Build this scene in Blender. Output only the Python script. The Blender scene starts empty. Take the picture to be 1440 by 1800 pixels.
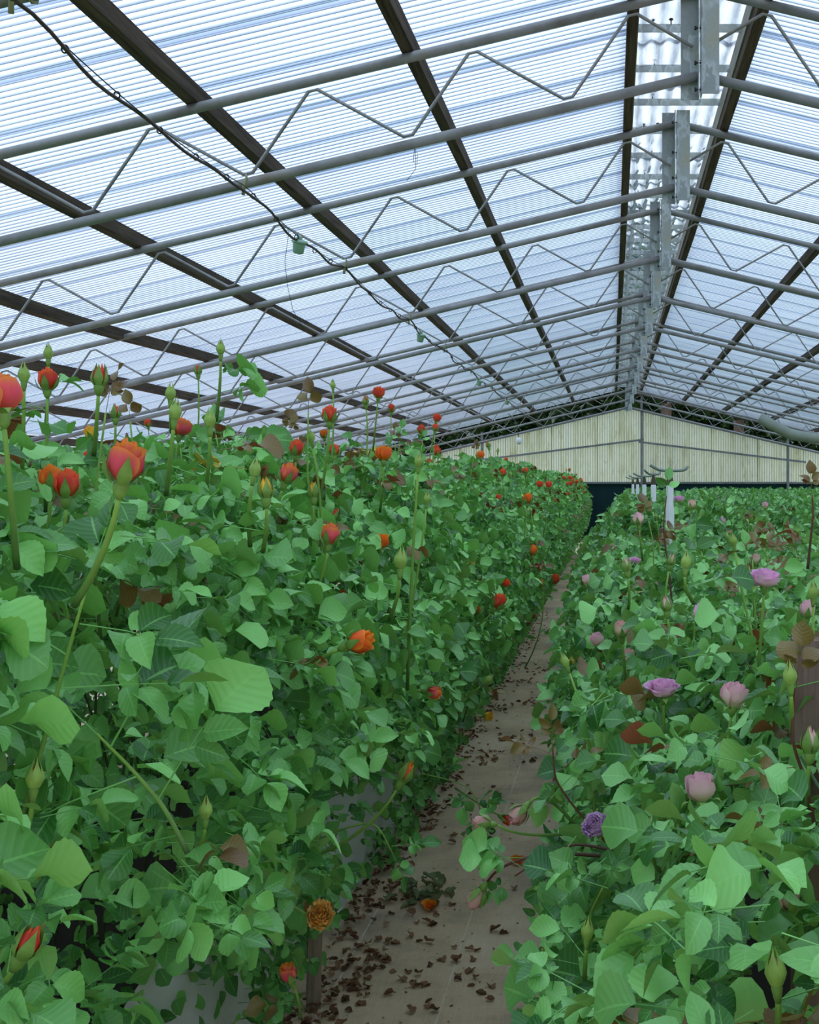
import bpy, math, random
from mathutils import Vector, Matrix, noise as mnoise

R = random.Random(11)
PI = math.pi
sc = bpy.context.scene
col = sc.collection

# ------------------------------------------------------------------ camera, world, exposure
F, VX, VY, H = 2150.0, 1076.0, 850.0, 1.85          # focal length in px, vanishing point, eye height


def P(px, py, y):
    """World point that a pixel of the 1440x1800 frame shows at distance y along the house."""
    return Vector(((px - VX) * y / F, y, H + (VY - py) * y / F))


cd = bpy.data.cameras.new('camera')
cam = bpy.data.objects.new('camera', cd)
col.objects.link(cam)
cam.location = (0, 0, H)
cam.rotation_euler = (PI / 2, 0, 0)
cd.sensor_fit = 'HORIZONTAL'
cd.sensor_width = 36
cd.lens = F * 36 / 1440
cd.shift_x = -(VX - 720) / 1440
cd.shift_y = -(900 - VY) / 1440
cd.clip_end = 300
sc.camera = cam

w = bpy.data.worlds.new('overcast_sky')
sc.world = w
w.use_nodes = True
bg = w.node_tree.nodes['Background']
# standard overcast sky: radiance (1 + 2 sin elevation) / 3 of the zenith's
wn, wl = w.node_tree.nodes, w.node_tree.links
tc = wn.new('ShaderNodeTexCoord')
sp = wn.new('ShaderNodeSeparateXYZ')
wl.new(tc.outputs['Generated'], sp.inputs[0])
mr = wn.new('ShaderNodeMapRange')
mr.inputs['From Min'].default_value = 0.0
mr.inputs['From Max'].default_value = 1.0
mr.inputs['To Min'].default_value = 1 / 3
mr.inputs['To Max'].default_value = 1.0
wl.new(sp.outputs[2], mr.inputs['Value'])
bg.inputs[0].default_value = (0.76, 0.875, 1.0, 1)
wl.new(mr.outputs[0], bg.inputs[1])
sc.view_settings.view_transform = 'Standard'
sc.view_settings.look = 'None'
sc.view_settings.gamma = 1
sc.view_settings.use_curve_mapping = False
sc.view_settings.exposure = 1.48
sc.cycles.transparent_max_bounces = 10
sc.cycles.max_bounces = 6
sc.cycles.diffuse_bounces = 4
sc.cycles.transmission_bounces = 4
sc.cycles.glossy_bounces = 2
sc.cycles.sample_clamp_indirect = 6


# ------------------------------------------------------------------ materials
def srgb(r, g, b):
    def f(c):
        c /= 255.0
        return c / 12.92 if c <= 0.04045 else ((c + 0.055) / 1.055) ** 2.4
    return (f(r), f(g), f(b), 1)


class NT:
    def __init__(s, name):
        s.m = bpy.data.materials.new(name)
        s.m.use_nodes = True
        s.t = s.m.node_tree
        s.t.nodes.clear()
        s.out = s.n('ShaderNodeOutputMaterial')

    def n(s, kind, **kw):
        nd = s.t.nodes.new(kind)
        for k, v in kw.items():
            if k.startswith('i_'):
                key = k[2:]
                nd.inputs[int(key) if key.isdigit() else key.replace('_', ' ')].default_value = v
            else:
                setattr(nd, k, v)
        return nd

    def l(s, a, b):
        s.t.links.new(a, b)

    def mix(s, fac, a, b, blend='MIX'):
        nd = s.n('ShaderNodeMix', data_type='RGBA', blend_type=blend)
        for i, v in ((0, fac), (6, a), (7, b)):
            if hasattr(v, 'links'):
                s.l(v, nd.inputs[i])
            else:
                nd.inputs[i].default_value = v
        return nd.outputs[2]

    def math(s, op, a, b=0.0, clamp=False):
        nd = s.n('ShaderNodeMath', operation=op, use_clamp=clamp)
        for i, v in enumerate((a, b)):
            if hasattr(v, 'links'):
                s.l(v, nd.inputs[i])
            else:
                nd.inputs[i].default_value = v
        return nd.outputs[0]

    def ramp(s, fac, stops):
        nd = s.n('ShaderNodeValToRGB')
        e = nd.color_ramp.elements
        while len(e) < len(stops):
            e.new(0.5)
        for el, (p, c) in zip(e, stops):
            el.position = p
            el.color = c
        s.l(fac, nd.inputs[0])
        return nd.outputs[0]

    def noise(s, scale, detail=3, vec=None, rough=0.6):
        nd = s.n('ShaderNodeTexNoise')
        nd.inputs['Scale'].default_value = scale
        nd.inputs['Detail'].default_value = detail
        nd.inputs['Roughness'].default_value = rough
        if vec is not None:
            s.l(vec, nd.inputs['Vector'])
        return nd.outputs[0]

    def coord(s, which='Object', scale=None):
        c = s.n('ShaderNodeTexCoord').outputs[which]
        if scale:
            mp = s.n('ShaderNodeMapping')
            mp.inputs['Scale'].default_value = scale
            s.l(c, mp.inputs[0])
            c = mp.outputs[0]
        return c

    def attr(s, name):
        return s.n('ShaderNodeAttribute', attribute_name=name)

    def principled(s, colr, rough=0.6, spec=0.4, metal=0.0, bump=None, strength=0.3, dist=0.002):
        p = s.n('ShaderNodeBsdfPrincipled')
        for key, v in (('Base Color', colr), ('Roughness', rough)):
            if hasattr(v, 'links'):
                s.l(v, p.inputs[key])
            else:
                p.inputs[key].default_value = v
        p.inputs['Specular IOR Level'].default_value = spec
        p.inputs['Metallic'].default_value = metal
        if bump is not None:
            b = s.n('ShaderNodeBump')
            b.inputs['Strength'].default_value = strength
            b.inputs['Distance'].default_value = dist
            s.l(bump, b.inputs['Height'])
            s.l(b.outputs[0], p.inputs['Normal'])
        return p

    def done(s, shader):
        s.l(shader.outputs[0] if hasattr(shader, 'outputs') else shader, s.out.inputs[0])
        return s.m

    def mixs(s, fac, a, b):
        nd = s.n('ShaderNodeMixShader')
        if hasattr(fac, 'links'):
            s.l(fac, nd.inputs[0])
        else:
            nd.inputs[0].default_value = fac
        s.l(a.outputs[0], nd.inputs[1])
        s.l(b.outputs[0], nd.inputs[2])
        return nd


M = {}


def simple(name, c, rough=0.6, metal=0.0, spec=0.4, var=0.25, scale=(6, 6, 6), bump=0.2):
    t = NT(name)
    nz = t.noise(1.0, 5, t.coord('Object', scale))
    d = (c[0] * (1 - var), c[1] * (1 - var), c[2] * (1 - var), 1)
    b = (min(1, c[0] * (1 + var)), min(1, c[1] * (1 + var)), min(1, c[2] * (1 + var)), 1)
    cc = t.ramp(nz, [(0.3, d), (0.7, b)])
    M[name] = t.done(t.principled(cc, rough, spec, metal, nz, bump))
    return M[name]


def sheet_material(name, clean, dirt_shade, trans, grime=0.5, dirtscale=(0.5, 2.5, 1), ior=1.12):
    """Ribbed plastic glazing: lets light through, shading of the rib valleys is painted into the tint, with patchy grime."""
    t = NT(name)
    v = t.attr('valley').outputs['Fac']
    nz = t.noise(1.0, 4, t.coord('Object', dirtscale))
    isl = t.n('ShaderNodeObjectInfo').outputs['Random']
    d = t.math('MULTIPLY', v, t.math('ADD', t.math('MULTIPLY', nz, 0.9), 0.45), True)  # painted shading of the rib valleys, broken up by noise
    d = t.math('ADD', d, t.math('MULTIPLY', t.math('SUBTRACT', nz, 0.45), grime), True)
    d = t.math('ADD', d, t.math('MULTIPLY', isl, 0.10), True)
    c = t.mix(d, clean, dirt_shade)
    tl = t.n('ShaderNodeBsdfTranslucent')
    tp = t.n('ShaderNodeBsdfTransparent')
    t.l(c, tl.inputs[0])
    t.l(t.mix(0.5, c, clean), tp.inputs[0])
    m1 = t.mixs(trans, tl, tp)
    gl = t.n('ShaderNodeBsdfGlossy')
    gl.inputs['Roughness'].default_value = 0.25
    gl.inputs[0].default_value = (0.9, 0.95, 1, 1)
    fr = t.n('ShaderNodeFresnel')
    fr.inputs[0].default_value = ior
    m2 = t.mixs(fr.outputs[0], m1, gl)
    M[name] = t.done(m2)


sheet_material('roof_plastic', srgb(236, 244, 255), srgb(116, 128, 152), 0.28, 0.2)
sheet_material('ridge_plastic', srgb(228, 232, 238), srgb(130, 136, 142), 0.4, 2.2, (14, 1.6, 1), 1.02)

# galvanised pipe
t = NT('steel_pipe')
nz = t.noise(1.0, 6, t.coord('Object', (5, 5, 5)))
nf = t.noise(70.0, 2, t.coord('Object'))
c = t.ramp(nz, [(0.3, srgb(132, 130, 127)), (0.55, srgb(160, 160, 160)), (0.75, srgb(146, 136, 124))])
M['steel_pipe'] = t.done(t.principled(c, 0.55, 0.4, 0.25, nf, 0.15))
t = NT('galvanised_plate')
nz = t.noise(1.0, 3, t.coord('Object', (7, 7, 4)))
nf = t.noise(60.0, 4, t.coord('Object'))
c = t.ramp(nz, [(0.47, srgb(168, 174, 176)), (0.5, srgb(206, 214, 218)), (0.56, srgb(180, 188, 188)), (0.7, srgb(186, 186, 172))])
c = t.mix(0.3, c, t.ramp(nf, [(0.3, srgb(90, 96, 96)), (0.7, srgb(200, 206, 206))]), 'SOFT_LIGHT')
M['galvanised_plate'] = t.done(t.principled(c, 0.5, 0.4, 0.1, nf, 0.1))
simple('dark_bolt', srgb(60, 58, 56), 0.5, 0.5)
simple('grey_board', srgb(150, 146, 138), 0.8, scale=(30, 2, 30))


def wood(name, dark, light, scale):
    t = NT(name)
    nz = t.noise(1.0, 6, t.coord('Object', scale), 0.7)
    blot = t.noise(1.5, 3, t.coord('Object'))
    c = t.ramp(nz, [(0.3, dark), (0.72, light)])
    c = t.mix(t.math('MULTIPLY', blot, 0.5), c, dark)
    M[name] = t.done(t.principled(c, 0.85, 0.2, 0, nz, 0.5, 0.004))


wood('purlin_wood', srgb(48, 38, 32), srgb(128, 112, 98), (40, 1.6, 40))
wood('post_wood', srgb(92, 72, 62), srgb(166, 140, 124), (40, 40, 3))
wood('stake_wood', srgb(116, 100, 84), srgb(196, 174, 150), (50, 50, 4))

# gable cladding
t = NT('gable_sheet')
v = t.attr('valley').outputs['Fac']
n1 = t.noise(1.0, 6, t.coord('Object', (5, 1, 0.5)), 0.7)
n2 = t.noise(1.0, 5, t.coord('Object', (14, 1, 4)), 0.75)
c = t.ramp(n1, [(0.32, srgb(196, 194, 146)), (0.48, srgb(244, 246, 216)), (0.7, srgb(252, 254, 236))])
c = t.mix(t.math('MULTIPLY', v, 0.7), c, srgb(140, 136, 100))
c = t.mix(t.ramp(n2, [(0.55, (0, 0, 0, 1)), (0.75, (0.7, 0.7, 0.7, 1))]), c, srgb(142, 140, 116))
pb = t.principled(c, 0.7, 0.2)
tl = t.n('ShaderNodeBsdfTranslucent')
t.l(c, tl.inputs[0])
M['gable_sheet'] = t.done(t.mixs(0.6, pb, tl))
simple('gable_steel', srgb(128, 132, 130), 0.6, 0.2)
t = NT('dark_net')
nz = t.noise(60, 2, t.coord('Object'))
n2 = t.noise(0.8, 3, t.coord('Object', (1, 1, 0.3)))
c = t.ramp(n2, [(0.3, srgb(16, 44, 48)), (0.7, srgb(30, 62, 62))])
M['dark_net'] = t.done(t.principled(c, 0.8, 0.2, 0, nz, 0.3))

# woven ground cover
t = NT('ground_fabric')
oc = t.coord('Object')
n1 = t.noise(1.4, 6, oc, 0.65)
n2 = t.noise(1.0, 4, t.coord('Object', (160, 7, 1)), 0.7)
n3 = t.noise(1.0, 4, t.coord('Object', (6, 120, 1)), 0.7)
n4 = t.noise(34.0, 5, oc, 0.7)
c = t.ramp(n1, [(0.3, srgb(192, 178, 162)), (0.5, srgb(232, 212, 188)), (0.68, srgb(244, 228, 208))])
c = t.mix(0.55, c, t.ramp(n2, [(0.3, srgb(70, 66, 60)), (0.7, srgb(190, 176, 156))]), 'SOFT_LIGHT')
c = t.mix(0.4, c, t.ramp(n3, [(0.35, srgb(84, 80, 74)), (0.7, srgb(170, 160, 145))]), 'SOFT_LIGHT')
c = t.mix(t.ramp(n4, [(0.62, (0, 0, 0, 1)), (0.72, (0.75, 0.75, 0.75, 1))]), c, srgb(66, 52, 42))
sx = t.n('ShaderNodeSeparateXYZ')
t.l(oc, sx.inputs[0])
wob = t.math('MULTIPLY', t.math('SUBTRACT', t.noise(2.0, 2, oc), 0.5), 0.012)
xx = t.math('ADD', sx.outputs[0], wob)
line = 0
for lx in (-0.604, -1.02, -0.19):
    a = t.math('LESS_THAN', t.math('ABSOLUTE', t.math('ADD', xx, -lx)), 0.0028)
    line = a if line == 0 else t.math('MAXIMUM', line, a)
brk = t.math('MULTIPLY', line, t.ramp(t.noise(7, 3, oc), [(0.4, (0.1, 0.1, 0.1, 1)), (0.55, (0.45, 0.45, 0.45, 1))]))
c = t.mix(brk, c, srgb(252, 250, 244))
M['ground_fabric'] = t.done(t.principled(c, 0.8, 0.25, 0, n2, 0.4, 0.003))
simple('outside_ground', srgb(70, 80, 50), 0.9)
simple('white_liner', srgb(242, 244, 246), 0.45, 0, 0.4, 0.1, (3, 3, 3), 0.3)
simple('bed_soil', srgb(48, 38, 30), 0.95)
simple('white_pipe', srgb(228, 230, 226), 0.4, 0, 0.4, 0.06, (8, 8, 4), 0.1)
simple('arm_pipe', srgb(128, 140, 128), 0.5, 0.3, 0.4, 0.25, (12, 12, 12), 0.2)
simple('tie_wrap', srgb(92, 82, 66), 0.8)
simple('cable_sheath', srgb(86, 62, 58), 0.5)
simple('green_plastic', srgb(150, 186, 160), 0.4, 0, 0.4, 0.1)
simple('bulb_glass', srgb(236, 238, 236), 0.2, 0, 0.5, 0.02)
simple('thin_wire', srgb(70, 72, 74), 0.5, 0.3)
simple('hook_plastic', srgb(150, 150, 110), 0.5)
t = NT('film_wall')
tl = t.n('ShaderNodeBsdfTranslucent')
tl.inputs[0].default_value = srgb(225, 232, 235)
M['film_wall'] = t.done(t.mixs(0.7, t.principled(srgb(225, 232, 235), 0.5), tl))
simple('bark', srgb(62, 54, 46), 0.9)


# plants
def leaf_material(name, dark, light, under, trans, sheen=0.38, spec=0.46):
    t = NT(name)
    at = t.attr('leafco')
    sp = t.n('ShaderNodeSeparateXYZ')
    t.l(at.outputs['Vector'], sp.inputs[0])
    ax = t.math('ABSOLUTE', sp.outputs[0])
    rnd = t.n('ShaderNodeObjectInfo').outputs['Random']
    isl = t.n('ShaderNodeNewGeometry')
    r = t.math('FRACT', t.math('ADD', rnd, isl.outputs['Random Per Island']))
    c = t.mix(r, dark, light)
    ph = t.math('SUBTRACT', t.math('MULTIPLY', sp.outputs[1], 44.0), t.math('MULTIPLY', ax, 11.0))
    vein = t.math('SINE', ph)
    vline = t.math('POWER', t.math('MULTIPLY', t.math('ADD', vein, 1.0), 0.5), 6.0)
    mid = t.math('LESS_THAN', ax, 0.05)
    vv = t.math('MAXIMUM', t.math('MULTIPLY', vline, 0.13), t.math('MULTIPLY', mid, 0.5))
    c = t.mix(vv, c, light)
    c = t.mix(isl.outputs['Backfacing'], c, t.mix(r, under, light))
    p = t.principled(c, sheen, spec, 0, t.math('SUBTRACT', vein, t.math('MULTIPLY', mid, 2.0)), 0.18, 0.001)
    tl = t.n('ShaderNodeBsdfTranslucent')
    t.l(t.mix(0.5, c, trans), tl.inputs[0])
    M[name] = t.done(t.mixs(0.14, p, tl))


leaf_material('leaf_green', srgb(30, 92, 30), srgb(144, 216, 114), srgb(110, 160, 84), srgb(150, 215, 60))
leaf_material('leaf_blue_green', srgb(34, 92, 36), srgb(146, 214, 118), srgb(124, 160, 82), srgb(146, 210, 70))
leaf_material('leaf_young', srgb(112, 84, 46), srgb(130, 116, 60), srgb(146, 66, 50), srgb(170, 100, 40))
leaf_material('leaf_yellow', srgb(176, 160, 40), srgb(200, 180, 60), srgb(180, 160, 70), srgb(210, 190, 60))
leaf_material('leaf_dead', srgb(100, 70, 54), srgb(176, 136, 104), srgb(92, 66, 48), srgb(90, 60, 40), 0.8, 0.1)
leaf_material('leaf_wilted', srgb(110, 122, 84), srgb(150, 160, 120), srgb(140, 146, 112), srgb(90, 100, 60), 0.8, 0.1)
leaf_material('tree_leaf', srgb(20, 34, 18), srgb(52, 74, 36), srgb(40, 60, 34), srgb(60, 90, 30))


def stem_material(name, a, b):
    t = NT(name)
    h = t.attr('along').outputs['Fac']
    nz = t.noise(30, 3, t.coord('Object'))
    h = t.math('POWER', h, 0.55)
    c = t.mix(t.math('ADD', h, t.math('MULTIPLY', t.math('SUBTRACT', nz, 0.5), 0.5), True), a, b)
    M[name] = t.done(t.principled(c, 0.5, 0.35))


stem_material('stem_green', srgb(52, 84, 44), srgb(134, 176, 72))
stem_material('stem_cane', srgb(70, 58, 40), srgb(62, 96, 48))
stem_material('stem_red', srgb(64, 52, 40), srgb(110, 62, 46))
simple('calyx_green', srgb(120, 156, 70), 0.5, 0, 0.4, 0.2, (60, 60, 60))
simple('bud_green', srgb(150, 182, 84), 0.5, 0, 0.4, 0.2, (60, 60, 60))


def petal_material(name, core, edge, base, inside):
    t = NT(name)
    at = t.attr('leafco')
    sp = t.n('ShaderNodeSeparateXYZ')
    t.l(at.outputs['Vector'], sp.inputs[0])
    ax = t.math('ABSOLUTE', sp.outputs[0])
    v = sp.outputs[1]
    e = t.math('MAXIMUM', t.math('POWER', v, 5.0), t.math('POWER', ax, 4.0))
    nz = t.noise(1.0, 3, t.coord('Object', (140, 140, 30)))
    e = t.math('ADD', e, t.math('MULTIPLY', t.math('SUBTRACT', nz, 0.5), 0.5), True)
    c = t.mix(e, core, edge)
    b = t.math('POWER', t.math('SUBTRACT', 1.0, v, True), 2.2)
    c = t.mix(b, c, base)
    c = t.mix(t.n('ShaderNodeNewGeometry').outputs['Backfacing'], c, t.mix(e, inside, edge))
    hs = t.n('ShaderNodeHueSaturation')
    rnd = t.n('ShaderNodeObjectInfo').outputs['Random']
    t.l(t.math('ADD', t.math('MULTIPLY', rnd, 0.3), 0.85), hs.inputs['Value'])
    t.l(c, hs.inputs['Color'])
    p = t.principled(hs.outputs[0], 0.5, 0.3, 0, nz, 0.1)
    tl = t.n('ShaderNodeBsdfTranslucent')
    t.l(hs.outputs[0], tl.inputs[0])
    M[name] = t.done(t.mixs(0.3, p, tl))


petal_material('petal_red', srgb(240, 54, 64), srgb(250, 120, 60), srgb(240, 130, 70), srgb(252, 130, 50))
petal_material('petal_pink_orange', srgb(244, 84, 116), srgb(250, 158, 64), srgb(240, 110, 80), srgb(255, 176, 60))
petal_material('petal_orange', srgb(250, 92, 44), srgb(255, 158, 50), srgb(250, 150, 40), srgb(255, 160, 40))
petal_material('petal_yellow', srgb(255, 214, 60), srgb(252, 176, 60), srgb(220, 200, 70), srgb(255, 210, 60))
petal_material('petal_faded', srgb(255, 218, 124), srgb(255, 184, 96), srgb(250, 196, 110), srgb(255, 228, 140))
petal_material('petal_lavender', srgb(250, 204, 224), srgb(244, 190, 226), srgb(250, 226, 204), srgb(244, 186, 224))
petal_material('petal_blush', srgb(252, 214, 210), srgb(250, 196, 208), srgb(252, 240, 190), srgb(248, 200, 216))
petal_material('petal_cream', srgb(244, 222, 194), srgb(236, 176, 170), srgb(204, 210, 140), srgb(230, 190, 180))
petal_material('petal_purple', srgb(232, 200, 230), srgb(240, 200, 226), srgb(196, 150, 206), srgb(190, 150, 214))
petal_material('petal_dull_pink', srgb(232, 188, 170), srgb(222, 160, 156), srgb(222, 200, 160), srgb(232, 180, 170))


# ------------------------------------------------------------------ mesh helpers
class MB:
    def __init__(s):
        s.v, s.f, s.mi, s.co = [], [], [], []

    def add(s, v, f, mi=0, co=None):
        o = len(s.v)
        s.v.extend(v)
        s.f.extend([tuple(i + o for i in q) for q in f])
        s.mi.extend([mi] * len(f))
        s.co.extend(co if co else [(0, 0, 0)] * len(v))
        return s

    def merge(s, other, mat):
        o = len(s.v)
        s.v.extend([mat @ Vector(p) for p in other.v])
        s.f.extend([tuple(i + o for i in q) for q in other.f])
        s.mi.extend(other.mi)
        s.co.extend(other.co)
        return s

    def mesh(s, name, mats, smooth=True, attr='leafco'):
        me = bpy.data.meshes.new(name)
        me.from_pydata([tuple(p) for p in s.v], [], s.f)
        for m in (mats if isinstance(mats, (list, tuple)) else [mats]):
            me.materials.append(M[m])
        me.polygons.foreach_set('material_index', s.mi)
        me.polygons.foreach_set('use_smooth', [smooth] * len(s.f))
        if attr == 'leafco':
            a = me.attributes.new('leafco', 'FLOAT_VECTOR', 'POINT')
            a.data.foreach_set('vector', [c for q in s.co for c in q])
        elif attr:
            a = me.attributes.new(attr, 'FLOAT', 'POINT')
            a.data.foreach_set('value', [q[0] for q in s.co])
        me.update()
        return me


def obj(name, me, parent=None, loc=(0, 0, 0), rot=None, scale=None):
    o = bpy.data.objects.new(name, me)
    col.objects.link(o)
    if parent is not None:
        o.parent = parent
    o.location = loc
    if rot is not None:
        o.rotation_euler = rot
    if scale is not None:
        o.scale = (scale, scale, scale) if isinstance(scale, (int, float)) else scale
    return o


def empty(name, loc=(0, 0, 0)):
    o = bpy.data.objects.new(name, None)
    o.empty_display_size = 0.05
    col.objects.link(o)
    o.location = loc
    return o


def tag(o, label=None, cat=None, group=None, kind=None):
    for k, v in (('label', label), ('category', cat), ('group', group), ('kind', kind)):
        if v:
            o[k] = v
    return o


def box(x0, x1, y0, y1, z0, z1):
    v = [(x, y, z) for x in (x0, x1) for y in (y0, y1) for z in (z0, z1)]
    f = [(0, 1, 3, 2), (4, 6, 7, 5), (0, 4, 5, 1), (2, 3, 7, 6), (0, 2, 6, 4), (1, 5, 7, 3)]
    return v, f


def boxmb(*a):
    return MB().add(*box(*a))


def tube(pts, rad, n=8, cap=True, along=False):
    """Swept tube through pts; rad a number or one per point."""
    pts = [Vector(p) for p in pts]
    k = len(pts)
    rads = [rad] * k if isinstance(rad, (int, float)) else rad
    v, co = [], []
    T0 = (pts[1] - pts[0]).normalized()
    up = Vector((0, 0, 1)) if abs(T0.z) < 0.9 else Vector((1, 0, 0))
    N = T0.cross(up).normalized()
    for i in range(k):
        T = (pts[min(i + 1, k - 1)] - pts[max(i - 1, 0)])
        T = T.normalized() if T.length > 1e-9 else T0
        N = (N - T * N.dot(T)).normalized()
        B = T.cross(N)
        for j in range(n):
            a = 2 * PI * j / n
            v.append(pts[i] + (N * math.cos(a) + B * math.sin(a)) * rads[i])
            co.append((i / (k - 1), 0, 0))
    f = []
    for i in range(k - 1):
        for j in range(n):
            a, b = i * n + j, i * n + (j + 1) % n
            f.append((a, b, b + n, a + n))
    if cap:
        f.append(tuple(range(n - 1, -1, -1)))
        f.append(tuple(range((k - 1) * n, k * n)))
    return v, f, 0, co


def tubemb(*a, **k):
    return MB().add(*tube(*a, **k))


def bez(p0, p1, p2, k=9):
    return [p0 * (1 - t) ** 2 + p1 * 2 * t * (1 - t) + p2 * t * t for t in [i / (k - 1) for i in range(k)]]


def lathe(prof, n=16):
    v, f = [], []
    for r, z in prof:
        for j in range(n):
            a = 2 * PI * j / n
            v.append((r * math.cos(a), r * math.sin(a), z))
    for i in range(len(prof) - 1):
        for j in range(n):
            a, b = i * n + j, i * n + (j + 1) % n
            f.append((a, b, b + n, a + n))
    f.append(tuple(range(n - 1, -1, -1)))
    f.append(tuple(range((len(prof) - 1) * n, len(prof) * n)))
    return v, f


def frame(d, n):
    """Rotation whose +Y runs along d and whose +Z leans to n."""
    d = d.normalized()
    z = n - d * n.dot(d)
    if z.length < 1e-4:
        z = d.orthogonal()
    z.normalize()
    x = d.cross(z)
    return Matrix(((x.x, d.x, z.x), (x.y, d.y, z.y), (x.z, d.z, z.z)))


# ------------------------------------------------------------------ the house
XR = 0.43                    # ridge
S = 0.237                    # roof pitch
CH_B, CH_T = 1.994, 2.42     # chord heights over the eye, at the ridge
HALF = 8.0
Y0, Y1 = -4.8, 32.3
TY = [-2.1, 0.9, 3.68, 5.98, 8.22, 10.82, 13.11, 15.59, 18.16, 20.72, 23.28, 26.0, 28.96, 31.9]
TY = TY[2:]
zt = lambda d: H + CH_T - S * d
zb = lambda d: H + CH_B - S * d

# floor and the land outside
floor = obj('floor', MB().add([(-7.7, -5, 0), (8.6, -5, 0), (8.6, 32.4, 0), (-7.7, 32.4, 0)], [(0, 1, 2, 3)]).mesh('floor', 'ground_fabric', False))
tag(floor, 'woven brown ground cover fabric with thin pale marking threads', kind='structure')
og = obj('ground', MB().add([(-90, -60, -.03), (90, -60, -.03), (90, 120, -.03), (-90, 120, -.03)], [(0, 1, 2, 3)]).mesh('ground', 'outside_ground', False))
tag(og, 'green land around the greenhouse', kind='structure')

# roof sheets
PITCH = 0.0635


def sheet_mesh(side):
    mb = MB()
    segs = 8
    n = int(10.5 * segs)
    v, co = [], []
    for i in range(n + 1):
        y = i * PITCH / segs
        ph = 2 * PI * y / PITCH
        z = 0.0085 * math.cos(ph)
        val = max(0.0, -math.cos(ph) + .1) ** 1.2  # mask for the dark shading line painted along each rib valley
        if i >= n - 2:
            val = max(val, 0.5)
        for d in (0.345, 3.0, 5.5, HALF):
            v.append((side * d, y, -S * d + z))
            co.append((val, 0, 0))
    f = []
    for i in range(n):
        for k in range(3):
            a = i * 4 + k
            q = (a, a + 1, a + 5, a + 4)
            f.append(q if side > 0 else q[::-1])
    mb.add(v, f, 0, co)
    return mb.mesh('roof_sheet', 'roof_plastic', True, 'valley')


RZ = H + CH_T + 0.024 + 0.085 + 0.012
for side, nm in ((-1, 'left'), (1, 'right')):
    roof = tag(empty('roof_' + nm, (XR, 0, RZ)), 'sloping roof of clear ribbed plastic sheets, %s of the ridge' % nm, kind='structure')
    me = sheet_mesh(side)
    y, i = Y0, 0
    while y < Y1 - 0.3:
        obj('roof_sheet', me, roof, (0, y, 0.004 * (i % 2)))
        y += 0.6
        i += 1
    eave = obj('eave_beam', boxmb(side * HALF - .04, side * HALF + .04, Y0, Y1, -S * HALF - .12, -S * HALF - .02).mesh('eave_beam', 'purlin_wood', False), roof)

# ridge cap
ridge = tag(empty('ridge_cap', (XR, 0, RZ)), 'clear wavy plastic cap over the ridge on small cross bars', kind='structure')


def cap_mesh():
    v, co, f = [], [], []
    n = 48
    rows = 9
    for k in range(rows):
        for i in range(n + 1):
            x = -0.40 + 0.80 * i / n
            ph = 2 * PI * x / 0.1
            z = 0.05 + 0.012 * math.cos(ph) - 0.10 * abs(x) + 0.004 * math.sin(k * 2.1 + x * 9)
            v.append((x, k * 0.92 / (rows - 1), z))
            co.append((max(0, -math.cos(ph)) * 0.8 + (0.7 if k in (0, rows - 1) else 0), 0, 0))
    for k in range(rows - 1):
        for i in range(n):
            a = k * (n + 1) + i
            f.append((a, a + 1, a + n + 2, a + n + 1))
    return MB().add(v, f, 0, co).mesh('cap_sheet', 'ridge_plastic', True, 'valley')


cm = cap_mesh()
bar = MB().add(*box(-.305, .305, -.003, .003, -.045, .0)).add(*box(-.305, .305, -.003, .022, -.003, .0)).mesh('cross_bar', 'galvanised_plate', False)
bolt = MB().add(*lathe([(.004, -.03), (.004, .028), (.013, .028), (.013, .036), (.002, .036)], 6)).mesh('bolt', 'dark_bolt', False)
y, i = Y0, 0
while y < Y1:
    obj('cap_sheet', cm, ridge, (0, y, .004 * (i % 2)))
    y += 0.85
    i += 1
y = 2.2
i = 0
while y < Y1:
    b = obj('cross_bar', bar, ridge, (0, y, .02))
    if y < 16:
        for bx in ((-.16, .06), (-.2, -.1), (.12, -.17))[i % 3]:
            obj('bolt', bolt, b, (bx, .01, 0))
    y += 0.66
    i += 1
for sd in (-1, 1):
    obj('edge_board', boxmb(sd * .30 - .012, sd * .30 + .012, Y0, Y1, -.10, .015).mesh('edge_board', 'grey_board', False), ridge)

# purlins
ordn = ['first', 'second', 'third', 'fourth', 'fifth', 'sixth', 'seventh', 'eighth', 'ninth', 'tenth', 'eleventh', 'twelfth', 'thirteenth', 'fourteenth', 'fifteenth', 'sixteenth']
for side, nm in ((-1, 'left'), (1, 'right')):
    for i, d in enumerate((.325, 1.428, 2.475, 3.61, 4.77, 5.81, 6.9)):
        v, f = [], []
        n = 40
        wd, hg = .028, .085
        for k in range(n + 1):
            yy = Y0 + (Y1 - Y0) * k / n
            off = 0.012 * mnoise.noise((yy * 0.3, d * 3.1, side))
            sag = -0.012 * mnoise.noise((yy * 0.45, d * 7.7, side + 4))
            if side < 0 and i == 4:
                sag -= 0.05 * math.exp(-((yy - 10.0) / 2.0) ** 2)
            for (lx, lz) in ((-wd, 0), (wd, 0), (wd, hg), (-wd, hg)):
                v.append((lx + off, yy, lz + sag - (S * side * lx)))
        for k in range(n):
            for j in range(4):
                a, b = k * 4 + j, k * 4 + (j + 1) % 4
                f.append((a, a + 4, b + 4, b))
        f.append((0, 1, 2, 3))
        f.append((n * 4 + 3, n * 4 + 2, n * 4 + 1, n * 4))
        o = obj('purlin', MB().add(v, f).mesh('purlin', 'purlin_wood', False), None, (XR + side * d, 0, zt(d) + .024))
        tag(o, 'dark weathered wooden purlin under the roof sheets, %s %s of the ridge' % (ordn[i], nm), 'purlin', 'wooden purlins')


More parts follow.
